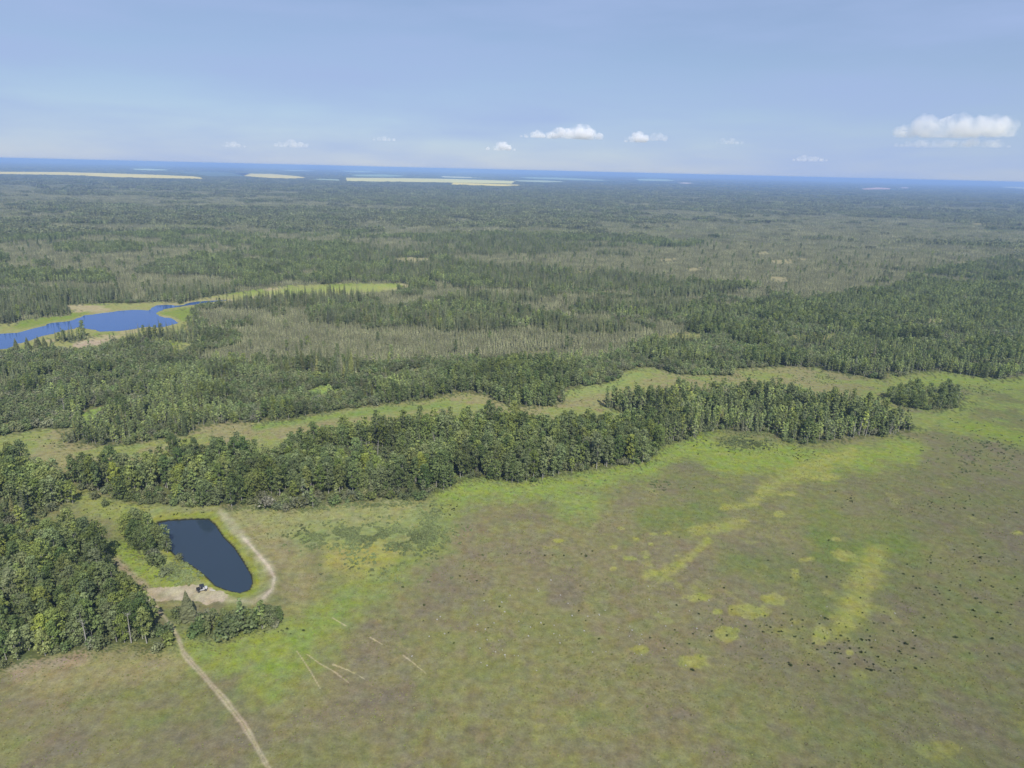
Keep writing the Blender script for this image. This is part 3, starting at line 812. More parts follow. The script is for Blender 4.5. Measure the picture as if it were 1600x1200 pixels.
sheet('pond_water', POND, -0.12, water_mat('pond_water', lin(44, 56, 66), .12, 1.2), 'dark blue pond ringed by yellow-green reeds beside the bare sandy pad', 4, 1.01, .9)
sheet('lake_water', LAKE, 0.06, water_mat('lake_water', lin(48, 82, 134), .06, .4), 'bright blue beaver lake with a winding creek arm and pale sedge shores', 3, 1.0, 3.0)

# ------------------------------------------------------------------ far fields (standing crop about a metre high)
M_CROP = {}
fgrp = 'farm fields beyond the forest'
for nm, lb, poly, colr in FIELDS:
    key = colr
    if key not in M_CROP:
        M_CROP[key] = simple('crop_%d' % len(M_CROP), lin(*colr, 1.0), .9, 0, .08, .01)
    P = [at(u, v) for u, v in poly]
    n = len(P)
    V = [(p[0], p[1], .0) for p in P] + [(p[0], p[1], 1.2) for p in P]
    F = [tuple(range(n, 2 * n))] + [(i, (i + 1) % n, n + (i + 1) % n, n + i) for i in range(n)]
    import bmesh
    me = bpy.data.meshes.new(nm); me.from_pydata([tuple(v) for v in V], [], F)
    bm = bmesh.new(); bm.from_mesh(me); bmesh.ops.triangulate(bm, faces=bm.faces[:]); bmesh.ops.recalc_face_normals(bm, faces=bm.faces[:]); bm.to_mesh(me); bm.free()
    me.materials.append(M_CROP[key])
    o = bpy.data.objects.new(nm, me)
    o['kind'] = 'structure'; o['label'] = lb; o['group'] = fgrp
    COL.objects.link(o)

# ------------------------------------------------------------------ plant forms
AFORM = [(1, 2.6, 1.8), (1.06, 2.3, 2.6), (.9, 2.9, 1.2), (1.0, 2.2, 3.2), (.82, 2.7, .9), (1.1, 2.7, 2.2), (.78, 3.3, .4)]
ASPEN_N = [aspen_parts(100 + i, h=11.3 * s, width=w, base=b) for i, (s, w, b) in enumerate(AFORM)]
SPRUCE_N = [spruce_parts(200 + i, h=h, width=w, tiers=t, per=9 if w < 2 else 17) for i, (h, w, t) in enumerate([(11, 1.7, 16), (12.5, 1.6, 18), (9, 1.6, 14), (10, 1.35, 15), (9.5, 2.7, 24)])]
POPLAR_N = [aspen_parts(300 + i, h=10 * s, width=w, base=b, blobs=12, per=34, leaf=.5, limbs=3) for i, (s, w, b) in enumerate([(1, 1.45, 2.2), (1.1, 1.3, 3.0), (.85, 1.5, 1.6), (.95, 1.15, 2.5)])]
WILLOW_N = [dome_build(400 + i, h=h, width=w) for i, (h, w) in enumerate([(3.0, 2.0), (3.6, 2.2), (2.3, 1.7), (4.2, 2.1)])]
BUSH_N = [dome_build(500 + i, h=h, width=w, blobs=4, per=26, leaf=.22, stems=2) for i, (h, w) in enumerate([(.75, .55), (.9, .5), (.55, .6)])]
library('aspen', [aspen_parts(600 + i, h=11.3 * s, width=w, base=b, blobs=15, per=30, leaf=.66, limbs=2) for i, (s, w, b) in enumerate(AFORM)], [M_ASPEN, M_BARK_A])
library('poplar', [aspen_parts(650 + i, h=10 * s, width=w, base=b, blobs=10, per=22, leaf=.62, limbs=1) for i, (s, w, b) in enumerate([(1, 1.45, 2.2), (1.1, 1.3, 3.0), (.85, 1.5, 1.6), (.95, 1.15, 2.5)])], [M_MIX, M_BARK_A])
library('spruce', [spruce_parts(700 + i, h=h, width=w, tiers=t, per=6) for i, (h, w, t) in enumerate([(11, 1.7, 10), (12.5, 1.6, 11), (9, 1.6, 9), (10, 1.35, 10)])], [M_SPRUCE, M_BARK_S])
library('bog', [spruce_parts(750 + i, h=h, width=w, tiers=6, per=4, base=.3) for i, (h, w) in enumerate([(4.2, 1.0), (3.4, .95), (5.0, 1.0), (2.6, .9)])], [M_BOG, M_BARK_S])
library('willow', [dome_build(800 + i, h=h, width=w, blobs=6, per=26, leaf=.52, stems=1) for i, (h, w) in enumerate([(3.0, 2.0), (3.6, 2.2), (2.3, 1.7), (4.2, 2.1)])], [M_WILLOW, M_BARK_S])
library('bush', [dome_build(850 + i, h=h, width=w, blobs=3, per=12, leaf=.32, stems=1) for i, (h, w) in enumerate([(.75, .55), (.9, .5), (.55, .6)])], [M_BUSH, M_BARK_S])
library('sedge', [dome_build(870 + i, h=h, width=w, blobs=4, per=12, leaf=.3, stems=1) for i, (h, w) in enumerate([(.5, .6), (.7, .7)])], [M_SEDGE, M_BARK_S])

def patch(seed, n, size, kinds):
    """A far stand: n coarse trees on an uneven patch of ground."""
    r = np.random.default_rng(seed)
    b = Build()
    for i in range(n):
        a, q = r.uniform(0, 6.283), math.sqrt(r.uniform()) * size
        x, y = math.cos(a) * q, math.sin(a) * q
        if r.uniform() < kinds:
            cb, _ = spruce_parts(seed * 50 + i, h=r.uniform(6, 10), width=r.uniform(1.2, 2.0), tiers=5, per=4)
        else:
            cb, _ = aspen_parts(seed * 50 + i, h=r.uniform(6, 9.5), width=r.uniform(2.0, 3.2), base=2, blobs=5, per=7, leaf=1.9, limbs=0)
        V = np.concatenate(cb.V) + np.array((x, y, 0))
        b.add(V, np.concatenate(cb.F), np.concatenate(cb.T) * r.uniform(.75, 1.25))
    return b, None
M_FARMIX = leaf_mat('far_wood_leaves', [lin(94, 104, 66, 1.6), lin(116, 120, 84, 1.65), lin(99, 103, 78, 1.6), lin(112, 114, 79, 1.65)], (.7, 1.3))
def low_patch(seed, n, size):
    r = np.random.default_rng(seed)
    b = Build()
    for i in range(n):
        a, q = r.uniform(0, 6.283), math.sqrt(r.uniform()) * size
        cb, _ = spruce_parts(seed * 70 + i, h=r.uniform(2, 5.5), width=r.uniform(.6, 1.1), tiers=4, per=3, base=.2)
        b.add(np.concatenate(cb.V) + np.array((math.cos(a) * q, math.sin(a) * q, 0)), np.concatenate(cb.F), np.concatenate(cb.T) * r.uniform(.7, 1.3))
    return b, None
library('far_bog', [low_patch(81 + i, 60, 17) for i in range(4)], [M_BOG, M_BARK_S])
library('far_stand', [patch(31 + i, 26, 17, .75) for i in range(4)] + [patch(41 + i, 22, 17, .3) for i in range(4)], [M_FARMIX, M_BARK_S])

# ------------------------------------------------------------------ where plants stand
def grid_pts(d0, d1, cell, seed, azm=41.0):
    r = np.random.default_rng(seed)
    xm = d1 * math.tan(R(azm))
    nx, ny = int(2 * xm / cell), int((d1 - d0 * .7) / cell)
    x = -xm + (np.arange(nx)[None, :] + r.uniform(0, 1, (ny, nx))) * cell
    y = d0 * .7 + (np.arange(ny)[:, None] + r.uniform(0, 1, (ny, nx))) * cell
    x, y = x.ravel(), y.ravel()
    d = np.hypot(x, y)
    k = (d >= d0) & (d < d1) & (np.abs(x) < y * math.tan(R(azm)) + 10)
    return x[k], y[k]

def stand(d0, d1, cell, seed, prob):
    """Points of one species: prob maps a cover class to the share of the grid it fills."""
    x, y = grid_pts(d0, d1, cell, seed)
    c, u, v = cover(x, y)
    pr = np.zeros(len(x))
    for k, q in prob.items():
        pr[c == k] = q
    if d1 == WILLOW_END:                                   # bushes clothe the edges of the woods
        e = np.minimum.reduce([line_dist(p, u, v, True, 30) for p in (A1, A2, A3, RING, MIXED)])
        pr = np.where(((c == ASPEN) | (c == MIX)) & (e < 10), .6, pr)
        pr[inside(P1, u, v) | inside(P2, u, v)] = .8
    keep = np.random.default_rng(seed + 1).uniform(0, 1, len(x)) < pr
    keep &= (v < 1260) & (line_dist(TRACK, u, v, False, 30) > 13) & (line_dist(BERM, u, v, False, 30) > 11)
    return x[keep], y[keep], c[keep], u[keep], v[keep]

NEAR_END, WILLOW_END = 1350, 1001
SP = {}
for kind, cell, prob, dmax in (('aspen', 3.25, {ASPEN: .92, MIX: .2, SCRUB: .08, SPR: .08, BOG: .01}, NEAR_END), ('poplar', 2.7, {MIX: .72, SCRUB: .08, ASPEN: .05}, NEAR_END),
                               ('spruce', 2.9, {SPR: .68, MIX: .16, BOG: .025, ASPEN: .015, SCRUB: .02}, NEAR_END), ('bog', 2.2, {BOG: .85, SPR: .25}, NEAR_END),
                               ('willow', 2.6, {SCRUB: .9, ASPEN: .12, MIX: .12}, WILLOW_END)):
    SP[kind] = [stand(100, dmax, cell, 900 + len(kind) * 7 + ord(kind[0]), prob)]

# single plants the photograph shows standing alone (photograph pixels of their foot)
HAND = {'aspen': [(201, 838), (212, 846), (222, 858), (231, 866), (214, 830), (246, 852), (262, 864), (424, 978), (412, 976), (436, 972)],
        'spruce': [(27, 551), (44, 545), (58, 549), (62, 548), (71, 547), (82, 545), (49, 550), (295, 966), (1374, 590), (86, 670)],
        'willow': [(258, 897), (283, 874), (243, 884), (252, 880), (277, 961), (284, 970), (318, 968), (80, 800), (66, 806), (150, 780), (163, 790), (430, 977), (1376, 681), (100, 812), (38, 818)],
        }
def merge(kind):
    P = SP[kind]
    x = np.concatenate([p[0] for p in P]); y = np.concatenate([p[1] for p in P]); c = np.concatenate([p[2] for p in P])
    if kind == 'spruce':      # the single spruces by the lake and the pad stand clear of others
        pass
    h = [at(u, v) for u, v in HAND.get(kind, [])]
    nh = len(h)
    if nh:
        x = np.concatenate([[p[0] for p in h], x]); y = np.concatenate([[p[1] for p in h], y]); c = np.concatenate([np.full(nh, 9), c])
    return x, y, c, nh

def near_label(kind, u, v, height, slim, tint):
    """Where one plant stands, told by what can be found in the view, and its build."""
    one = lambda x: np.array([x])
    w = tint + {'aspen': ' leafy tree', 'spruce': ' spruce', 'willow': ' willow shrub', 'poplar': ' young poplar'}[kind]
    lim = {'aspen': (8.6, 11.2), 'poplar': (6, 8), 'spruce': (7, 10), 'willow': (2.4, 3.6)}[kind]
    size = 'short ' if height < lim[0] else ('tall ' if height > lim[1] else 'mid-height ')
    build = {'aspen': ('broad ', '', 'narrow ')[slim]}.get(kind, '')
    w = size + build + w
    def q(poly): return inside(poly, one(u), one(v))[0]
    def e(poly): return line_dist(poly, one(u), one(v), True, 60)[0]
    if q(P1): return w + ' in the clump on the west bank of the pond', 'plants on the west bank of the pond'
    if q(P2): return w + ' in the thicket south of the sandy pad', 'plants in the thicket south of the pond'
    if q(A3_SCRUB): return w + ' in the scrub along the north rim of the near wood', 'scrub on the north rim of the near wood'
    if q(A3):
        if e(A3) < 12 and v > 1000: t = 'in the front row of the near wood', 'front row of the near wood'
        elif e(A3) < 12 and v > 930: t = 'on the near wood edge along the dirt track', 'track edge of the near wood'
        elif e(A3) < 12: t = 'on the near wood edge facing the pond grass', 'pond edge of the near wood'
        elif v > 970: t = 'in the second rank of the near wood', 'second rank of the near wood'
        elif u > 130: t = 'inside the near wood near the track', 'eastern inside of the near wood'
        elif v > 900: t = 'in the dense middle of the near wood', 'middle of the near wood'
        else: t = 'in the near wood just behind its scrub', 'northern inside of the near wood'
        return w + ' ' + t[0], t[1]
    if q(A2): return w + ' in the small dark wood north of the near wood', 'plants of the small dark wood'
    if q(RING): return w + ' in the ring-shaped grove standing alone in the meadow', 'plants of the ring-shaped grove'
    if q(MIXED):
        z = 'far western end' if u < 1040 else 'western part' if u < 1100 else 'inner bay' if u < 1190 else 'middle' if u < 1290 else 'trunk-lined part' if u < 1370 else 'tip'
        if e(MIXED) < 8 and v > 650: return w + ' on the front edge of the pointed wood, ' + z, 'front edge of the pointed wood, ' + z
        if e(MIXED) < 8: return w + ' on the back edge of the pointed wood, ' + z, 'back edge of the pointed wood, ' + z
        r_ = 'rear' if v < 636 else 'middle' if v < 652 else 'forward'
        return w + ' inside the pointed wood, ' + r_ + ' ' + z, 'inside of the pointed wood, ' + r_ + ' ' + z
    if q(A1):
        z = ('west of the pond' if u < 245 else 'straight behind the pond' if u < 360 else 'behind the berm path' if u < 470 else 'behind the brush patch' if u < 690 else 'by the meadow bay' if u < 860 else 'towards the pointed wood')
        if e(A1) < 12 and v > 700: return w + ' on the long wood\'s front, ' + z, 'front edge of the long wood ' + z
        return w + ' inside the long wood, ' + z, 'inside of the long wood ' + z
    if u < 330 and 430 < v < 560: return w + ' by the sedge shore of the blue lake', 'plants around the blue lake'
    if q(MEADOW): return w + ' on open grass near the woods', 'single plants on the open grass'
    if q(STRIP): return w + ' on the pale grassy strip between the woods', 'single plants on the grassy strip'
    z = ('south of the blue lake' if u < 330 else 'west of the small bright glade' if u < 470 else 'around the small bright glade' if u < 580 else 'behind the middle of the strip' if u < 760
         else 'west of the forked strip' if u < 900 else 'north of the forked strip' if u < 1060 else 'north of the pointed wood' if u < 1340 else 'north of the ring-shaped grove')
    w2 = 'at the strip' if v > 640 or (u > 900 and v > 560) else 'deep in the wood' if v > 580 else 'far back'
    return w + ' ' + w2 + ', ' + z, 'plants ' + w2 + ', ' + z

HAND_LABEL = {
    ('aspen', 0): 'tall broadleaf tree at the west tip of the pond-bank clump', ('aspen', 1): 'broad grey-green tree in the middle of the pond-bank clump', ('aspen', 2): 'rounded tree on the grass side of the pond-bank clump',
    ('aspen', 3): 'southernmost full tree of the pond-bank clump, above the round bush', ('aspen', 4): 'northernmost tree of the clump on the west pond bank', ('aspen', 5): 'tree of the pond-bank clump right at the water',
    ('aspen', 6): 'grey tree leaning out over the pond water', ('aspen', 7): 'grey-green pale-trunked tree at the east end of the pad thicket', ('aspen', 8): 'small tree second from the east end of the pad thicket', ('aspen', 9): 'outermost tree at the east end of the pad thicket',
    ('spruce', 7): 'lone cone-shaped spruce in front of the parked buggy', ('spruce', 0): 'lone spruce at the west end of the row on the lake shore', ('spruce', 1): 'spruce by itself at the bend of the lake shore',
    ('spruce', 2): 'western of the two touching spruces on the lake shore', ('spruce', 3): 'eastern of the two touching spruces on the lake shore', ('spruce', 4): 'broad spruce east of the touching pair on the lake shore', ('spruce', 5): 'last spruce at the east end of the lake shore row', ('spruce', 6): 'smallest spruce of the lake shore row',
    ('spruce', 8): 'dark tree at the wood edge west of the ring-shaped grove', ('spruce', 9): 'single small spruce on the pale strip at the far west',
    ('willow', 0): 'lone round bush on the grass west of the pond tip', ('willow', 1): 'low grey-brown bush at the pond edge south of the clump', ('willow', 2): 'big round bush at the south end of the pond-bank clump', ('willow', 3): 'small upright bush against the big round bush by the pond',
    ('willow', 4): 'dense bush on the west side of the cone-shaped spruce', ('willow', 5): 'bush at the foot of the cone-shaped spruce', ('willow', 6): 'round bush east of the cone-shaped spruce', ('willow', 7): 'western of two bushes on grass north of the near wood', ('willow', 8): 'bush on grass touching the scrub of the near wood',
    ('willow', 9): 'bush on the grass saddle north-west of the pond', ('willow', 10): 'second bush on the grass saddle north-west of the pond', ('willow', 12): 'round dark bush alone at the pointed wood tip',
}

PARTMESH = {}
TINTS = {'deep green': (.82, .88, .84, 1), 'yellow-green': (1.17, 1.12, .86, 1), 'grey-green': (1.05, 1.0, 1.16, 1), 'mid-green': (1, 1, 1, 1)}
def individual(kind, name, cat, x, y, z, s, rot, form, label, group, tint):
    key = (kind, form)
    if key not in PARTMESH:
        cb, tb = {'aspen': ASPEN_N, 'poplar': POPLAR_N, 'spruce': SPRUCE_N, 'willow': WILLOW_N, 'bush': BUSH_N}[kind][form]
        leaf, bark = {'aspen': (M_ASPEN, M_BARK_A), 'poplar': (M_MIX, M_BARK_A), 'spruce': (M_SPRUCE, M_BARK_S), 'willow': (M_WILLOW, M_BARK_S), 'bush': (M_BUSH, M_BARK_S)}[kind]
        e = bpy.data.objects.new(name, None)
        e.empty_display_size = 1.0
        cr = bpy.data.objects.new('crown', cb.mesh(kind + '_crown', [leaf])); cr.parent = e
        parts = [cr]
        tk = bpy.data.objects.new('trunk' if kind not in ('willow', 'bush') else 'stems', tb.mesh(kind + '_trunk', [bark])); tk.parent = e
        parts.append(tk)
        PARTMESH[key] = (e, parts)
        root, kids = e, parts
    else:
        e, parts = PARTMESH[key]
        root = e.copy()
        kids = []
        for p in parts:
            q = p.copy(); q.parent = root; kids.append(q)
    COL.objects.link(root)
    for q in kids:
        COL.objects.link(q)
    kids[0].color = TINTS[tint]
    root.location, root.rotation_euler, root.scale = (x, y, z), (0, 0, rot), (s, s, s)
    root['label'], root['category'], root['group'] = label, cat, group
    return root

def bush_mesh_single(form):
    pass

NAMES = {'aspen': ('aspen_tree', 'tree'), 'poplar': ('poplar_tree', 'tree'), 'spruce': ('spruce_tree', 'tree'), 'willow': ('willow_shrub', 'shrub')}
HT = {'aspen': 11.3, 'poplar': 10, 'spruce': 11, 'willow': 3}
NFORM = {'aspen': 7, 'poplar': 4, 'spruce': 4, 'willow': 4, 'bog': 4}
MASS = {'aspen': ('aspen_woods', 'massed grey-green broadleaf woodland beyond the nearest trees'), 'poplar': ('poplar_woods', 'massed young light green poplar wood'),
        'spruce': ('spruce_forest', 'massed dark pointed spruce forest'), 'bog': ('bog_forest', 'massed stunted spruce on the tan bog'), 'willow': ('willow_undergrowth', 'massed olive willow scrub')}
LIMIT = 298
for kind in ('aspen', 'poplar', 'spruce', 'willow', 'bog'):
    x, y, c, nh = merge(kind)
    r = np.random.default_rng(ord(kind[0]) * 31 + 5)
    n = len(x)
    z = relief(x, y)
    sz = np.clip(r.normal(1.0, .14, n), .65, 1.35)
    hn = fbm(x, y, 40, 3, 911)
    sz *= .78 + .44 * hn
    if kind == 'aspen':
        u_, v_ = pix(x, y)
        sz[inside(P1, u_, v_)] *= .72; sz[inside(RING, u_, v_)] *= .78; sz[c == SCRUB] *= .6
        sz[:nh] = np.array([.85, .8, .75, .7, .75, .62, .6, .62, .5, .48])[:nh]
    if kind == 'spruce':
        sz[c == BOG] *= .75
        sz[:nh] = np.array([1.0, .85, .95, 1.05, 1.0, .75, .6, .85, .6, .4])[:nh]
    if kind == 'willow':
        sz[:nh] = np.array([1.25, .9, 1.5, .9, 1.0, 1.0, 1.2, 1.1, 1.2, 1.2, .9, 1.1, 1.7, 1.2, 1.2])[:nh]
    uu_, vv_ = pix(x, y)
    core = np.zeros(n, bool)
    for pl in (A1, A2, A3, P1, P2, MIXED, RING): core |= inside(pl, uu_, vv_)
    core[:nh] = True
    if kind in ('aspen', 'poplar'): sz[~core] *= .76
    if kind == 'poplar': sz *= .85
    if kind == 'aspen': sz *= .9
    if kind == 'bog': sz *= .72
    if kind == 'spruce':
        tall = np.zeros(n, bool)
        for pl in SPRUCE: tall |= inside(pl, uu_, vv_)
        sz[~tall] *= .66; sz[tall] *= .82; sz[nh:][inside(LAKE_GRASS, uu_[nh:], vv_[nh:])] *= .8
    if kind == 'willow': sz[inside(P2, uu_, vv_)] *= 1.55
    if kind == 'willow': sz[~core & (c == SCRUB)] *= 1.25
    if kind in ('spruce', 'bog'): sz *= np.clip(r.normal(1, .2, n), .5, 1.4)
    if kind == 'spruce': sz[:nh] = np.array([1.0, .85, .95, 1.05, 1.0, .75, .6, .95, .7, .4])
    rot = r.uniform(0, 6.283, n)
    form = r.integers(0, NFORM[kind], n)
    if kind == 'aspen':
        p2 = inside(P2, uu_, vv_); sz[p2] *= .5; sz[:nh] = np.array([.95, .9, .85, .8, .85, .7, .68, .7, .58, .55])
        lo = p2 | inside(P1, uu_, vv_) | inside(RING, uu_, vv_); lo[:10] = True
        form = np.where(lo, np.array([6, 4, 2, 6])[form % 4], form); form[7:10] = 6
    if kind == 'spruce': form[:nh] = 4
    u, v = pix(x, y)
    mass = np.ones(n, bool)
    if kind != 'bog':
        dd = np.sqrt(x * x + y * y + CAM_H ** 2)
        app = sz * HT[kind] / dd
        app[:nh] += 1                                       # the single plants first
        app[(u < -20) | (u > 1620) | (v < 150) | (v > 1080)] = 0
        pick = np.argsort(-app)[:LIMIT]
        mass[pick] = False
        nm, cat = NAMES[kind]
        tn_ = ['mid-green', 'deep green', 'yellow-green', 'grey-green']
        for i in pick:
            tint = tn_[int(r.choice(4, p=[.3, .28, .2, .22]))]
            if i < nh: tint = 'mid-green'
            elif inside(P2, u[i:i + 1], v[i:i + 1])[0]: tint = ('deep green', 'mid-green')[int(i) % 2]
            lb, gp = near_label(kind, float(u[i]), float(v[i]), float(sz[i]) * (HT[kind] * AFORM[int(form[i])][0] if kind == 'aspen' else HT[kind]), 1 if kind != 'aspen' else (1, 2, 0, 2, 0, 1, 0)[int(form[i])], tint)
            if i < nh: lb = HAND_LABEL.get((kind, int(i)), lb)
            individual(kind, nm, cat, x[i], y[i], z[i], sz[i], rot[i], int(form[i]), lb, gp, tint)
    nm, lb = MASS[kind]
    scatter(nm, kind, np.column_stack([x, y, z])[mass], sz[mass], rot[mass], form[mass], lb)

# bare dead trees that stand pale among the living ones
DEAD = [(102, 648, 'bare pale dead tree in the grey scrub west of the green glade'), (219, 640, 'bare dead tree in the scrub east of the green glade'), (118, 866, 'bare grey dead tree at the north-east side of the near wood'),
        (128, 872, 'second bare grey dead tree at the north-east side of the near wood'), (112, 876, 'leaning bare dead tree among the grey ones of the near wood'), (565, 712, 'bare white trunk at the gap in the long wood, western one'), (577, 714, 'bare white trunk at the gap in the long wood, middle one'),
        (590, 716, 'bare white trunk at the gap in the long wood, eastern one'), (680, 700, 'bare trunk beside the light green gap in the long wood'), (842, 722, 'bare pale trunk at the long wood front by the meadow bay'),
        (1342, 681, 'bare pale trunk at the front of the pointed wood, western one'), (1352, 682, 'bare pale trunk at the front of the pointed wood, middle one'), (1390, 676, 'bare pale trunk near the tip of the pointed wood'), (1333, 684, 'fallen-topped bare trunk at the front of the pointed wood'),
        (205, 1003, 'bare white trunk in the front row of the near wood'), (136, 1008, 'pale bare trunk standing out of the near wood front, western one')]
for i, (u, v, lb) in enumerate(DEAD):
    rr = np.random.default_rng(3300 + i)
    h = rr.uniform(7, 9.5)
    p = at(u, v)
    b, lm = Build(), Build()
    lean = rr.normal(0, .5, 2)
    V, F = tube([(0, 0, -.3), (lean[0] * .4, lean[1] * .4, h * .5), (lean[0], lean[1], h)], [.17, .13, .03], 6); b.add(V, F)
    for k in range(11):
        z0 = h * rr.uniform(.35, .95); a = rr.uniform(0, 6.283); L = rr.uniform(.5, 1.5)
        p0 = np.array((lean[0] * z0 / h, lean[1] * z0 / h, z0))
        V, F = tube([p0, p0 + np.array((math.cos(a) * L, math.sin(a) * L, L * .5))], [.05, .02], 3); lm.add(V, F)
    root = bpy.data.objects.new('dead_tree', None); COL.objects.link(root)
    root.location = (p[0], p[1], float(relief(p[:1], p[1:2])[0]))
    root['label'], root['category'], root['group'] = lb, 'tree', 'bare dead trees'
    for nm_, bb in (('trunk', b), ('limbs', lm)):
        o = bpy.data.objects.new(nm_, bb.mesh('dead_' + nm_, [M_BARK_A])); o.parent = root; COL.objects.link(o)

# far stands of forest
x1, y1 = grid_pts(NEAR_END, 3200, 21, 41); x2, y2 = grid_pts(3200, 9000, 40, 42); x3, y3 = grid_pts(9000, 20000, 95, 44)
x, y = np.concatenate([x1, x2, x3]), np.concatenate([y1, y2, y3])
c, u, v = cover(x, y)
r = np.random.default_rng(43)
pr = np.select([c == SPR, c == MIX, c == BOG], [.95, .8, .07], 0.0)
kp = r.uniform(0, 1, len(x)) < pr
x, y, c = x[kp], y[kp], c[kp]
s = np.where(np.hypot(x, y) > 9000, 1.7, np.where(np.hypot(x, y) > 3200, 1.25, .9)) * r.uniform(.75, 1.2, len(x)) * np.where(c == BOG, .55, 1)
scatter('far_forest', 'far_stand', np.column_stack([x, y, np.zeros(len(x))]), s, r.uniform(0, 6.283, len(x)), np.where(c == SPR, r.integers(0, 4, len(x)), r.integers(4, 8, len(x))), 'unbroken far forest fading blue towards the horizon')

xb, yb = grid_pts(NEAR_END, 4200, 24, 47)
cb_, ub, vb = cover(xb, yb)
kb = (cb_ == BOG) & (r.uniform(0, 1, len(xb)) < .75)
xb, yb = xb[kb], yb[kb]
scatter('far_bog_forest', 'far_bog', np.column_stack([xb, yb, np.zeros(len(xb))]), r.uniform(.8, 1.25, len(xb)), r.uniform(0, 6.283, len(xb)), r.integers(0, 4, len(xb)), 'stunted spruce far out on the brown bog')

# ------------------------------------------------------------------ low bushes dotted over the meadow
def blob_pts(r, cx, cy, rx, ry, n):
    return np.column_stack([r.normal(cx, rx, n), r.normal(cy, ry, n)])
r = np.random.default_rng(61)
B = np.concatenate([blob_pts(r, *a) for a in [
    (1300, 1010, 55, 28, 70), (1400, 1020, 40, 25, 40), (1490, 785, 30, 8, 40), (1325, 782, 20, 6, 16), (1430, 800, 18, 8, 10), (1500, 900, 70, 30, 50), (1560, 860, 40, 40, 26),
    (1245, 712, 22, 5, 45), (1555, 712, 35, 12, 60), (1170, 690, 30, 8, 60), (840, 868, 20, 5, 9), (925, 865, 10, 3, 5), (1120, 985, 40, 20, 20), (1200, 970, 50, 12, 20), (1160, 700, 40, 6, 30),
    (700, 910, 25, 10, 8), (1580, 985, 40, 35, 30), (1520, 950, 40, 30, 20), (90, 692, 30, 5, 26), (380, 672, 20, 5, 14), (560, 655, 60, 8, 14), (980, 600, 60, 8, 25), (950, 625, 25, 8, 40), (880, 640, 40, 6, 20), (1300, 590, 60, 6, 30),
    (1490, 600, 50, 5, 26), (160, 798, 25, 8, 24), (225, 805, 15, 5, 8), (435, 985, 10, 5, 10), (700, 800, 14, 10, 12), (700, 793, 8, 8, 8), (300, 800, 60, 3, 14), (1330, 950, 200, 80, 50), (900, 990, 120, 40, 20)]])
bx = np.array([at(a, b) for a, b in B])
cc, u, v = cover(bx[:, 0], bx[:, 1])
ok = (cc == NONE) & (v < 1060) & (u < 1610) & (u > -5)
ok &= line_dist(BERM, u, v, False, 30) > 9
bx, u, v = bx[ok], u[ok], v[ok]
bz = relief(bx[:, 0], bx[:, 1])
bs = np.clip(r.normal(.5, .19, len(bx)), .26, 1.1) * np.where(v < 720, 1.05, 1.0)
app = bs / np.hypot(bx[:, 0], bx[:, 1])
order = np.argsort(-app)
def bush_label(u, v, k):
    t = 'larger' if k > .62 else 'tiny' if k < .42 else 'small'
    if v < 730 and u > 1450: p = 'on brown ground south-east of the ring-shaped grove'
    elif v < 730 and u > 1220: p = 'on green grass before the pointed wood'
    elif v < 730 and u > 1100: p = 'near the brush below the pointed wood'
    elif v < 740 and u > 1200: p = 'on the eastern grassy strip behind the pointed wood'
    elif v < 740 and u > 940: p = 'in the forked clearing of the grassy strip'
    elif v < 740 and u > 700: p = 'on the grassy strip west of the fork'
    elif v < 740: p = 'on the pale grassy strip in the west'
    elif u < 330: p = 'on the grass saddle north of the pond'
    elif u < 480: p = 'on grass east of the pad thicket'
    elif u < 760: p = 'beside the brush patch east of the pond'
    elif u < 980: p = 'dotted on the brown middle of the meadow'
    elif u < 1220: p = 'between the yellow spots of the middle meadow'
    elif v < 830: p = 'in the upper scatter of the far eastern meadow'
    elif v < 900: p = 'in the loose scatter right of the broad yellow streak'
    elif u < 1330: p = 'in the near scatter west of the broad yellow streak'
    elif u < 1450: p = 'in the dense near scatter below the broad yellow streak'
    else: p = 'in the near scatter at the eastern end of the meadow'
    return t + ' dark bush ' + p, t + ' dark bushes ' + p
one = {}
for i in order[:LIMIT]:
    f = int(r.integers(0, 3))
    if f not in one:
        one[f] = BUSH_N[f][0].mesh('low_bush', [M_BUSH])
    o = bpy.data.objects.new('low_bush', one[f])
    s_ = float(bs[i])
    o.location, o.scale, o.rotation_euler = (bx[i, 0], bx[i, 1], bz[i]), (s_, s_, s_), (0, 0, float(r.uniform(0, 6.283)))
    o['label'], o['group'] = bush_label(u[i], v[i], s_); o['category'] = 'bush'
    COL.objects.link(o)
if len(order) > LIMIT:
    rest = order[LIMIT:]
    scatter('low_bush_undergrowth', 'bush', np.column_stack([bx[rest, 0], bx[rest, 1], bz[rest]]), bs[rest], r.uniform(0, 6.283, len(rest)), r.integers(0, 3, len(rest)), 'scattered small dark bushes on grass')

# grey-green brush patch east of the pond and other brushy ground
Q = np.concatenate([blob_pts(r, *a) for a in [(590, 838, 55, 12, 1500), (520, 836, 35, 9, 500), (672, 818, 9, 18, 450), (640, 850, 25, 10, 300), (580, 870, 30, 12, 160), (640, 895, 30, 8, 60), (1165, 688, 26, 8, 700), (985, 756, 30, 6, 350),
                                             (560, 788, 70, 3, 300), (440, 793, 40, 2, 200), (270, 880, 22, 8, 200), (285, 898, 14, 6, 150), (1540, 705, 60, 20, 500), (1480, 610, 50, 4, 300), (1230, 592, 70, 6, 400)]])
qx = np.array([at(a, b) for a, b in Q])
cc, u, v = cover(qx[:, 0], qx[:, 1])
ok = (cc == NONE)
qx = qx[ok]
keep = (fbm(qx[:, 0], qx[:, 1], 6, 3, 551) > .45) & (r.uniform(0, 1, len(qx)) < .9)
qx = qx[keep]
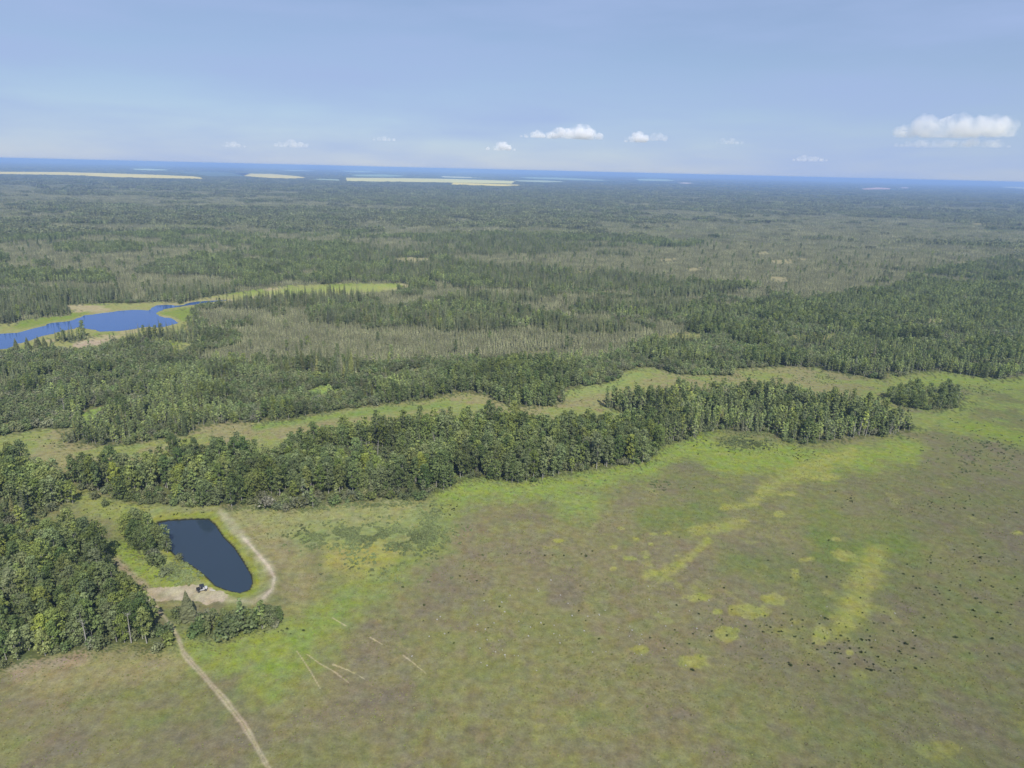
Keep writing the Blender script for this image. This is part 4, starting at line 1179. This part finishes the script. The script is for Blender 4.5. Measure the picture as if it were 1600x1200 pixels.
scatter('brush_undergrowth', 'sedge', np.column_stack([qx[:, 0], qx[:, 1], relief(qx[:, 0], qx[:, 1])]), r.uniform(.45, 1.15, len(qx)), r.uniform(0, 6.283, len(qx)), r.integers(0, 2, len(qx)), 'low grey-green brush patch on the meadow')

# grass tussocks that roughen the near meadow
def tussock(seed):
    rr = np.random.default_rng(seed)
    b = Build()
    n_ = 9
    d = rr.normal(0, 1, (n_, 3)); d[:, 2] = abs(d[:, 2]) * .6 + .2; d /= np.linalg.norm(d, axis=1)[:, None]
    V, F = leaf_quads(d * np.array((.3, .3, .13)) + np.array((0, 0, .03)), d * np.array((.5, .5, 1)), .34, rr, 1.0, .4)
    b.add(V, F, np.repeat(rr.uniform(.85, 1.2, n_), 4))
    return b, None
M_TUFT = leaf_mat('meadow_grass', [lin(140, 142, 88, .8), lin(154, 148, 100, .8), lin(134, 142, 82, .8), lin(152, 158, 90, .8), lin(150, 142, 106, .8)], (.8, 1.2), .3)
library('tussock', [tussock(91 + i) for i in range(4)], [M_TUFT, M_BARK_S])
tx, ty = grid_pts(105, 330, 1.05, 951)
cc, u, v = cover(tx, ty)
dens = smooth(.40, .62, fbm(tx, ty, 9, 4, 957))
ok = (cc == NONE) & (v < 1215) & (r.uniform(0, 1, len(tx)) < .15 + .6 * dens)
ok &= (line_dist(BERM, u, v, False, 30) > 9) & (line_dist(TRACK, u, v, False, 30) > 5) & ~inside(PAD, u, v)
tx, ty = tx[ok], ty[ok]
scatter('grass', 'tussock', np.column_stack([tx, ty, relief(tx, ty)]), r.uniform(.28, .75, len(tx)) * (1 + .5 * (r.uniform(0, 1, len(tx)) < .04)), r.uniform(0, 6.283, len(tx)), r.integers(0, 4, len(tx)), 'low grass tussocks of the meadow')

# ------------------------------------------------------------------ pale stones on the meadow
import bmesh
STM = []
for f in range(3):
    bm = bmesh.new(); bmesh.ops.create_icosphere(bm, subdivisions=2, radius=.3)
    rr = random.Random(f)
    for vv_ in bm.verts:
        k = rr.uniform(.8, 1.15); vv_.co = Vector((vv_.co.x * k * 1.25, vv_.co.y * k, vv_.co.z * k * .62))
    me = bpy.data.meshes.new('stone'); bm.to_mesh(me); bm.free(); me.materials.append(M_STONE); STM.append(me)
SQ = np.concatenate([blob_pts(r, *a) for a in [(900, 990, 110, 32, 46), (1040, 930, 80, 18, 14), (720, 1020, 60, 15, 10), (790, 945, 60, 25, 12), (1200, 1000, 150, 40, 10), (1400, 950, 100, 50, 8)]])
for a, b in SQ:
    if b > 1048 or b < 870 or a < 560: continue
    p = at(a, b)
    o = bpy.data.objects.new('pale_stone', STM[int(r.integers(0, 3))])
    s_ = float(r.uniform(.3, .75))
    o.location, o.scale, o.rotation_euler = (p[0], p[1], float(relief(np.array([p[0]]), np.array([p[1]]))[0]) + .08), (s_, s_, s_), (0, 0, float(r.uniform(0, 6.283)))
    t = 'larger' if s_ > .6 else 'tiny' if s_ < .42 else 'small'
    q = ('near the pale wheel streaks east of the thicket' if a < 800 else 'on the brown grass left of the mauve patch' if a < 900 else 'on the mauve patch of the middle meadow' if a < 1010
         else 'among the yellow spots right of the mauve patch' if a < 1200 else 'among the dark bushes of the eastern meadow')
    o['label'], o['group'] = t + ' pale field stone ' + q, t + ' pale stones ' + q
    o['category'] = 'stone'
    COL.objects.link(o)

# ------------------------------------------------------------------ the buggy on the sandy pad, and the plank beside it
def box(bm, c, s, bev=.0, rot=None):
    g = bmesh.ops.create_cube(bm, size=1.0)
    vs = g['verts']
    for v_ in vs:
        v_.co = Vector((v_.co.x * s[0], v_.co.y * s[1], v_.co.z * s[2]))
        if rot: v_.co = rot @ v_.co
        v_.co += Vector(c)
    if bev:
        es = list({e for v_ in vs for e in v_.link_edges})
        bmesh.ops.bevel(bm, geom=es, offset=bev, segments=2, affect='EDGES')
def obj_from(name, bm, m, parent=None):
    me = bpy.data.meshes.new(name); bm.to_mesh(me); bm.free(); me.materials.append(m)
    o = bpy.data.objects.new(name, me)
    if parent is not None: o.parent = parent
    COL.objects.link(o)
    return o
WHITE, BLACK, RUB, GREY, GLASS, LAMP = simple('white_panel', (.5, .5, .49), .4), simple('black_panel', (.025, .025, .028), .45), simple('tyre_rubber', (.02, .02, .02), .9), simple('steel_rim', (.4, .4, .42), .4, .8), simple('dark_glass', (.05, .06, .07), .1), simple('headlight_lens', (.7, .7, .72), .15)
p = at(316, 923)
zz = float(relief(np.array([p[0]]), np.array([p[1]]))[0])
bug = bpy.data.objects.new('utility_buggy', None)
bug.location, bug.rotation_euler = (p[0], p[1], zz), (0, 0, R(28))
bug['label'], bug['category'] = 'white and black four-wheel utility buggy parked on the sandy pad by the pond', 'buggy'
COL.objects.link(bug)
bm = bmesh.new()
box(bm, (0, 0, .55), (2.7, 1.1, .22), .05); box(bm, (1.0, 0, .86), (.85, 1.25, .34), .10); box(bm, (.1, .60, .66), (1.0, .12, .35), .04); box(bm, (.1, -.60, .66), (1.0, .12, .35), .04)
obj_from('body', bm, WHITE, bug)
bm = bmesh.new()
box(bm, (-1.0, 0, .80), (1.05, 1.35, .06)); box(bm, (-1.0, .66, .98), (1.05, .05, .32)); box(bm, (-1.0, -.66, .98), (1.05, .05, .32)); box(bm, (-1.5, 0, .98), (.05, 1.28, .32)); box(bm, (-.5, 0, .98), (.05, 1.28, .32))
obj_from('cargo_bed', bm, BLACK, bug)
bm = bmesh.new(); box(bm, (.0, 0, 1.90), (1.25, 1.3, .07), .03); obj_from('roof', bm, BLACK, bug)
bm = bmesh.new()
for sx, sy in ((.58, .58), (.58, -.58), (-.5, .58), (-.5, -.58)):
    a, b = Vector((sx + (.22 if sx > 0 else 0), sy, .78)), Vector((sx, sy, 1.87))
    rot = (b - a).to_track_quat('Z', 'Y').to_matrix()
    box(bm, (a + b) / 2, (.06, .06, (b - a).length), 0, rot)
obj_from('roll_cage', bm, BLACK, bug)
bm = bmesh.new(); box(bm, (.70, 0, 1.38), (.03, 1.08, .85), 0, Matrix.Rotation(R(-12), 3, 'Y')); obj_from('windscreen', bm, GLASS, bug)
bm = bmesh.new(); box(bm, (-.05, 0, .86), (.5, 1.05, .16), .04); obj_from('seat', bm, BLACK, bug)
bm = bmesh.new(); box(bm, (-.30, 0, 1.16), (.14, 1.05, .5), .04); obj_from('backrest', bm, BLACK, bug)
for sy in (.42, -.42):
    bm = bmesh.new(); box(bm, (1.43, sy, .88), (.05, .22, .12), .02); obj_from('headlight', bm, LAMP, bug)
for sx in (.92, -.92):
    for sy in (.62, -.62):
        bm = bmesh.new()
        bmesh.ops.create_cone(bm, cap_ends=True, segments=20, radius1=.34, radius2=.34, depth=.26, matrix=Matrix.Translation((sx, sy, .33)) @ Matrix.Rotation(R(90), 4, 'X'))
        es = [e for e in bm.edges if len(e.link_faces) == 2 and max(len(f.verts) for f in e.link_faces) > 4]
        bmesh.ops.bevel(bm, geom=es, offset=.05, segments=2, affect='EDGES')
        w = obj_from('wheel', bm, RUB, bug)
        bm = bmesh.new()
        bmesh.ops.create_cone(bm, cap_ends=True, segments=14, radius1=.17, radius2=.15, depth=.28, matrix=Matrix.Translation((sx, sy, .33)) @ Matrix.Rotation(R(90), 4, 'X'))
        obj_from('rim', bm, GREY, w)
p = at(332, 923)
bm = bmesh.new(); box(bm, (0, 0, .09), (1.8, .32, .16), .03); box(bm, (0, .0, .18), (1.55, .2, .05), .01)
pl = obj_from('trough', bm, simple('weathered_white_wood', (.46, .44, .39), .8, 0, .2, 6))
pl.location, pl.rotation_euler = (p[0], p[1], float(relief(np.array([p[0]]), np.array([p[1]]))[0])), (0, 0, R(-8))
pl['label'], pl['category'] = 'narrow white trough lying on the grass edge beside the buggy', 'trough'

# ------------------------------------------------------------------ clouds
def cloud_mat():
    m, n, l = mat('cumulus')
    o, p = n.new('ShaderNodeOutputMaterial'), n.new('ShaderNodeVolumePrincipled')
    p.inputs['Color'].default_value = (.99, .99, 1.0, 1)
    p.inputs['Density'].default_value = .012
    p.inputs['Anisotropy'].default_value = -.25
    g, t, q = n.new('ShaderNodeTexCoord'), n.new('ShaderNodeTexNoise'), n.new('ShaderNodeMapRange')
    t.inputs['Scale'].default_value, t.inputs['Detail'].default_value = .0035, 4
    q.inputs['From Min'].default_value, q.inputs['From Max'].default_value = .38, .66
    q.inputs['To Min'].default_value, q.inputs['To Max'].default_value = .1, 1.6
    k = n.new('ShaderNodeMath'); k.operation = 'MULTIPLY'; k.name = 'thickness'
    l.new(g.outputs['Object'], t.inputs['Vector']); l.new(t.outputs['Fac'], q.inputs['Value']); l.new(q.outputs['Result'], k.inputs[0]); l.new(k.outputs[0], p.inputs['Density'])
    l.new(p.outputs['Volume'], o.inputs['Volume'])
    return m
M_CLOUD = cloud_mat()
def m_cloud(density):
    m = M_CLOUD.copy(); m.node_tree.nodes['thickness'].inputs[1].default_value = density
    return m
M_THICK, M_SOFT, M_THIN = m_cloud(.0028), m_cloud(.0016), m_cloud(.0011)
def cloud(u, v, w, h, seed, label, dist, thin=False, puffs=None):
    """A heap cloud: flat-bottomed lumpy body; u, v is its base centre, w and h its size, in photograph pixels."""
    r_ = random.Random(seed)
    d = FWD + (u - 800) / FPX * RGT - (v - 600) / FPX * UPV
    t = dist / math.hypot(d[0], d[1])
    c = Vector((d[0] * t, d[1] * t, CAM_H + d[2] * t))
    s = dist / FPX * 1.0
    W, H = w * s, h * s
    bm = bmesh.new()
    if puffs is None:
        puffs = []
        k = max(4, int(w / 8))
        for i in range(k):
            q = (i + .5) / k * 2 - 1
            puffs.append((q * .8, (1 - q * q) ** .5 * r_.uniform(.55, 1.0)))
    yaw = math.atan2(d[0], d[1])
    for q, hh in puffs:
        rad = max(H * hh * .5, H * .16)
        for rep in range(3):
            rr_ = rad * (1.0, .75, .6)[rep]
            px_ = q * W * .5 + r_.uniform(-.5, .5) * rad * (rep > 0)
            py_ = r_.uniform(-.8, .8) * min(W * .25, H * 1.2)
            pz_ = max(rr_ * .7, H * hh - rr_) if rep == 0 else rr_ * r_.uniform(.5, .9)
            bmesh.ops.create_icosphere(bm, subdivisions=3, radius=rr_, matrix=Matrix.Translation((px_, py_, pz_)) @ Matrix.Diagonal((1.35, 1.35, 1, 1)))
    me = bpy.data.meshes.new('cloud_lumps'); bm.to_mesh(me); bm.free()
    o = bpy.data.objects.new('cloud', me)
    COL.objects.link(o)
    md = o.modifiers.new('merge', 'REMESH'); md.mode = 'VOXEL'; md.voxel_size = H / 22
    dg = bpy.context.evaluated_depsgraph_get()
    me2 = bpy.data.meshes.new_from_object(o.evaluated_get(dg))
    o.modifiers.clear()
    nv = len(me2.vertices)
    co = np.empty(nv * 3, np.float32); me2.vertices.foreach_get('co', co); co = co.reshape(-1, 3)
    no = np.empty(nv * 3, np.float32); me2.vertices.foreach_get('normal', no); no = no.reshape(-1, 3)
    q1 = fbm(co[:, 0] + co[:, 2] * .7, co[:, 1] + co[:, 2] * .9, H * .34, 5, seed, .62) - .45
    co = co + no * (q1 * H * .40)[:, None]
    co[:, 2] = np.where(co[:, 2] < 0, co[:, 2] * .15, co[:, 2])
    me2.vertices.foreach_set('co', co.astype(np.float32).ravel())
    me2.materials.clear(); me2.materials.append((M_THICK, M_THIN, M_SOFT)[int(thin)])
    me2.name = 'cloud'
    o.data = me2
    bpy.data.meshes.remove(me)
    o.location, o.rotation_euler = c, (0, 0, -yaw)
    o['label'], o['category'] = label, 'cloud'
    o['group'] = 'small heap clouds over the horizon'
    return o

cloud(897, 217, 84, 20, 1, 'brightest bell-shaped white heap cloud in mid sky', 26000, False, [(-.85, .5), (-.55, .75), (-.25, .7), (.05, .85), (.3, 1.0), (.55, .75), (.85, .45)])
cloud(831, 215, 40, 11, 2, 'small tapering white cloud just west of the bright bell-shaped cloud', 26000, False, [(-.8, .3), (-.4, .45), (.1, .7), (.5, 1.0), (.8, .6)])
cloud(784, 235, 52, 13, 3, 'small pinkish white cloud low over the yellow fields', 32000, False, [(-.8, .3), (-.4, .45), (0, 1.0), (.35, .65), (.75, .3)])
cloud(992, 222, 44, 15, 4, 'lumpy white cloud with a tail east of the bright bell-shaped cloud', 28000, False, [(-.6, .35), (-.2, .6), (.2, 1.0), (.6, .7)])
cloud(1025, 220, 36, 12, 5, 'faint veil-like cloud touching the lumpy cloud on its east', 28000, True)
cloud(1488, 214, 124, 28, 6, 'largest grey-bottomed heap cloud in the eastern sky', 20000, 2, [(-.92, .55), (-.7, .62), (-.52, .95), (-.3, .7), (-.1, .9), (.08, 1.0), (.25, .75), (.45, .8), (.65, .95), (.82, .8), (.95, .5)])
cloud(1485, 230, 160, 13, 7, 'flat grey cloud layer just under the largest eastern cloud', 21000, True)
cloud(1140, 225, 50, 9, 8, 'faint wispy cloud between the lumpy cloud and the largest cloud', 30000, True)
cloud(455, 230, 60, 12, 9, 'wispy low cloud in the western sky', 30000, True)
cloud(600, 220, 44, 8, 10, 'thin wisp of cloud west of the bright clouds', 30000, True)
cloud(1265, 252, 60, 9, 11, 'pale pink low cloud near the skyline beneath the largest cloud\'s west', 36000, True)
cloud(365, 230, 44, 9, 12, 'westernmost wispy cloud by itself', 30000, True)

# ------------------------------------------------------------------ haze
m, n, l = mat('haze')
o_, pv = n.new('ShaderNodeOutputMaterial'), n.new('ShaderNodeVolumePrincipled')
pv.inputs['Color'].default_value = (.41, .61, 1.0, 1)
pv.inputs['Density'].default_value = 1.2e-4
pv.inputs['Anisotropy'].default_value = 0.0
l.new(pv.outputs['Volume'], o_.inputs['Volume'])
bm = bmesh.new(); bmesh.ops.create_cube(bm, size=1.0)
for v_ in bm.verts:
    v_.co = Vector((v_.co.x * 92000, v_.co.y * 92000, -2.2 if v_.co.z < 0 else 124))
hz = obj_from('haze', bm, m)
hz['kind'] = 'stuff'
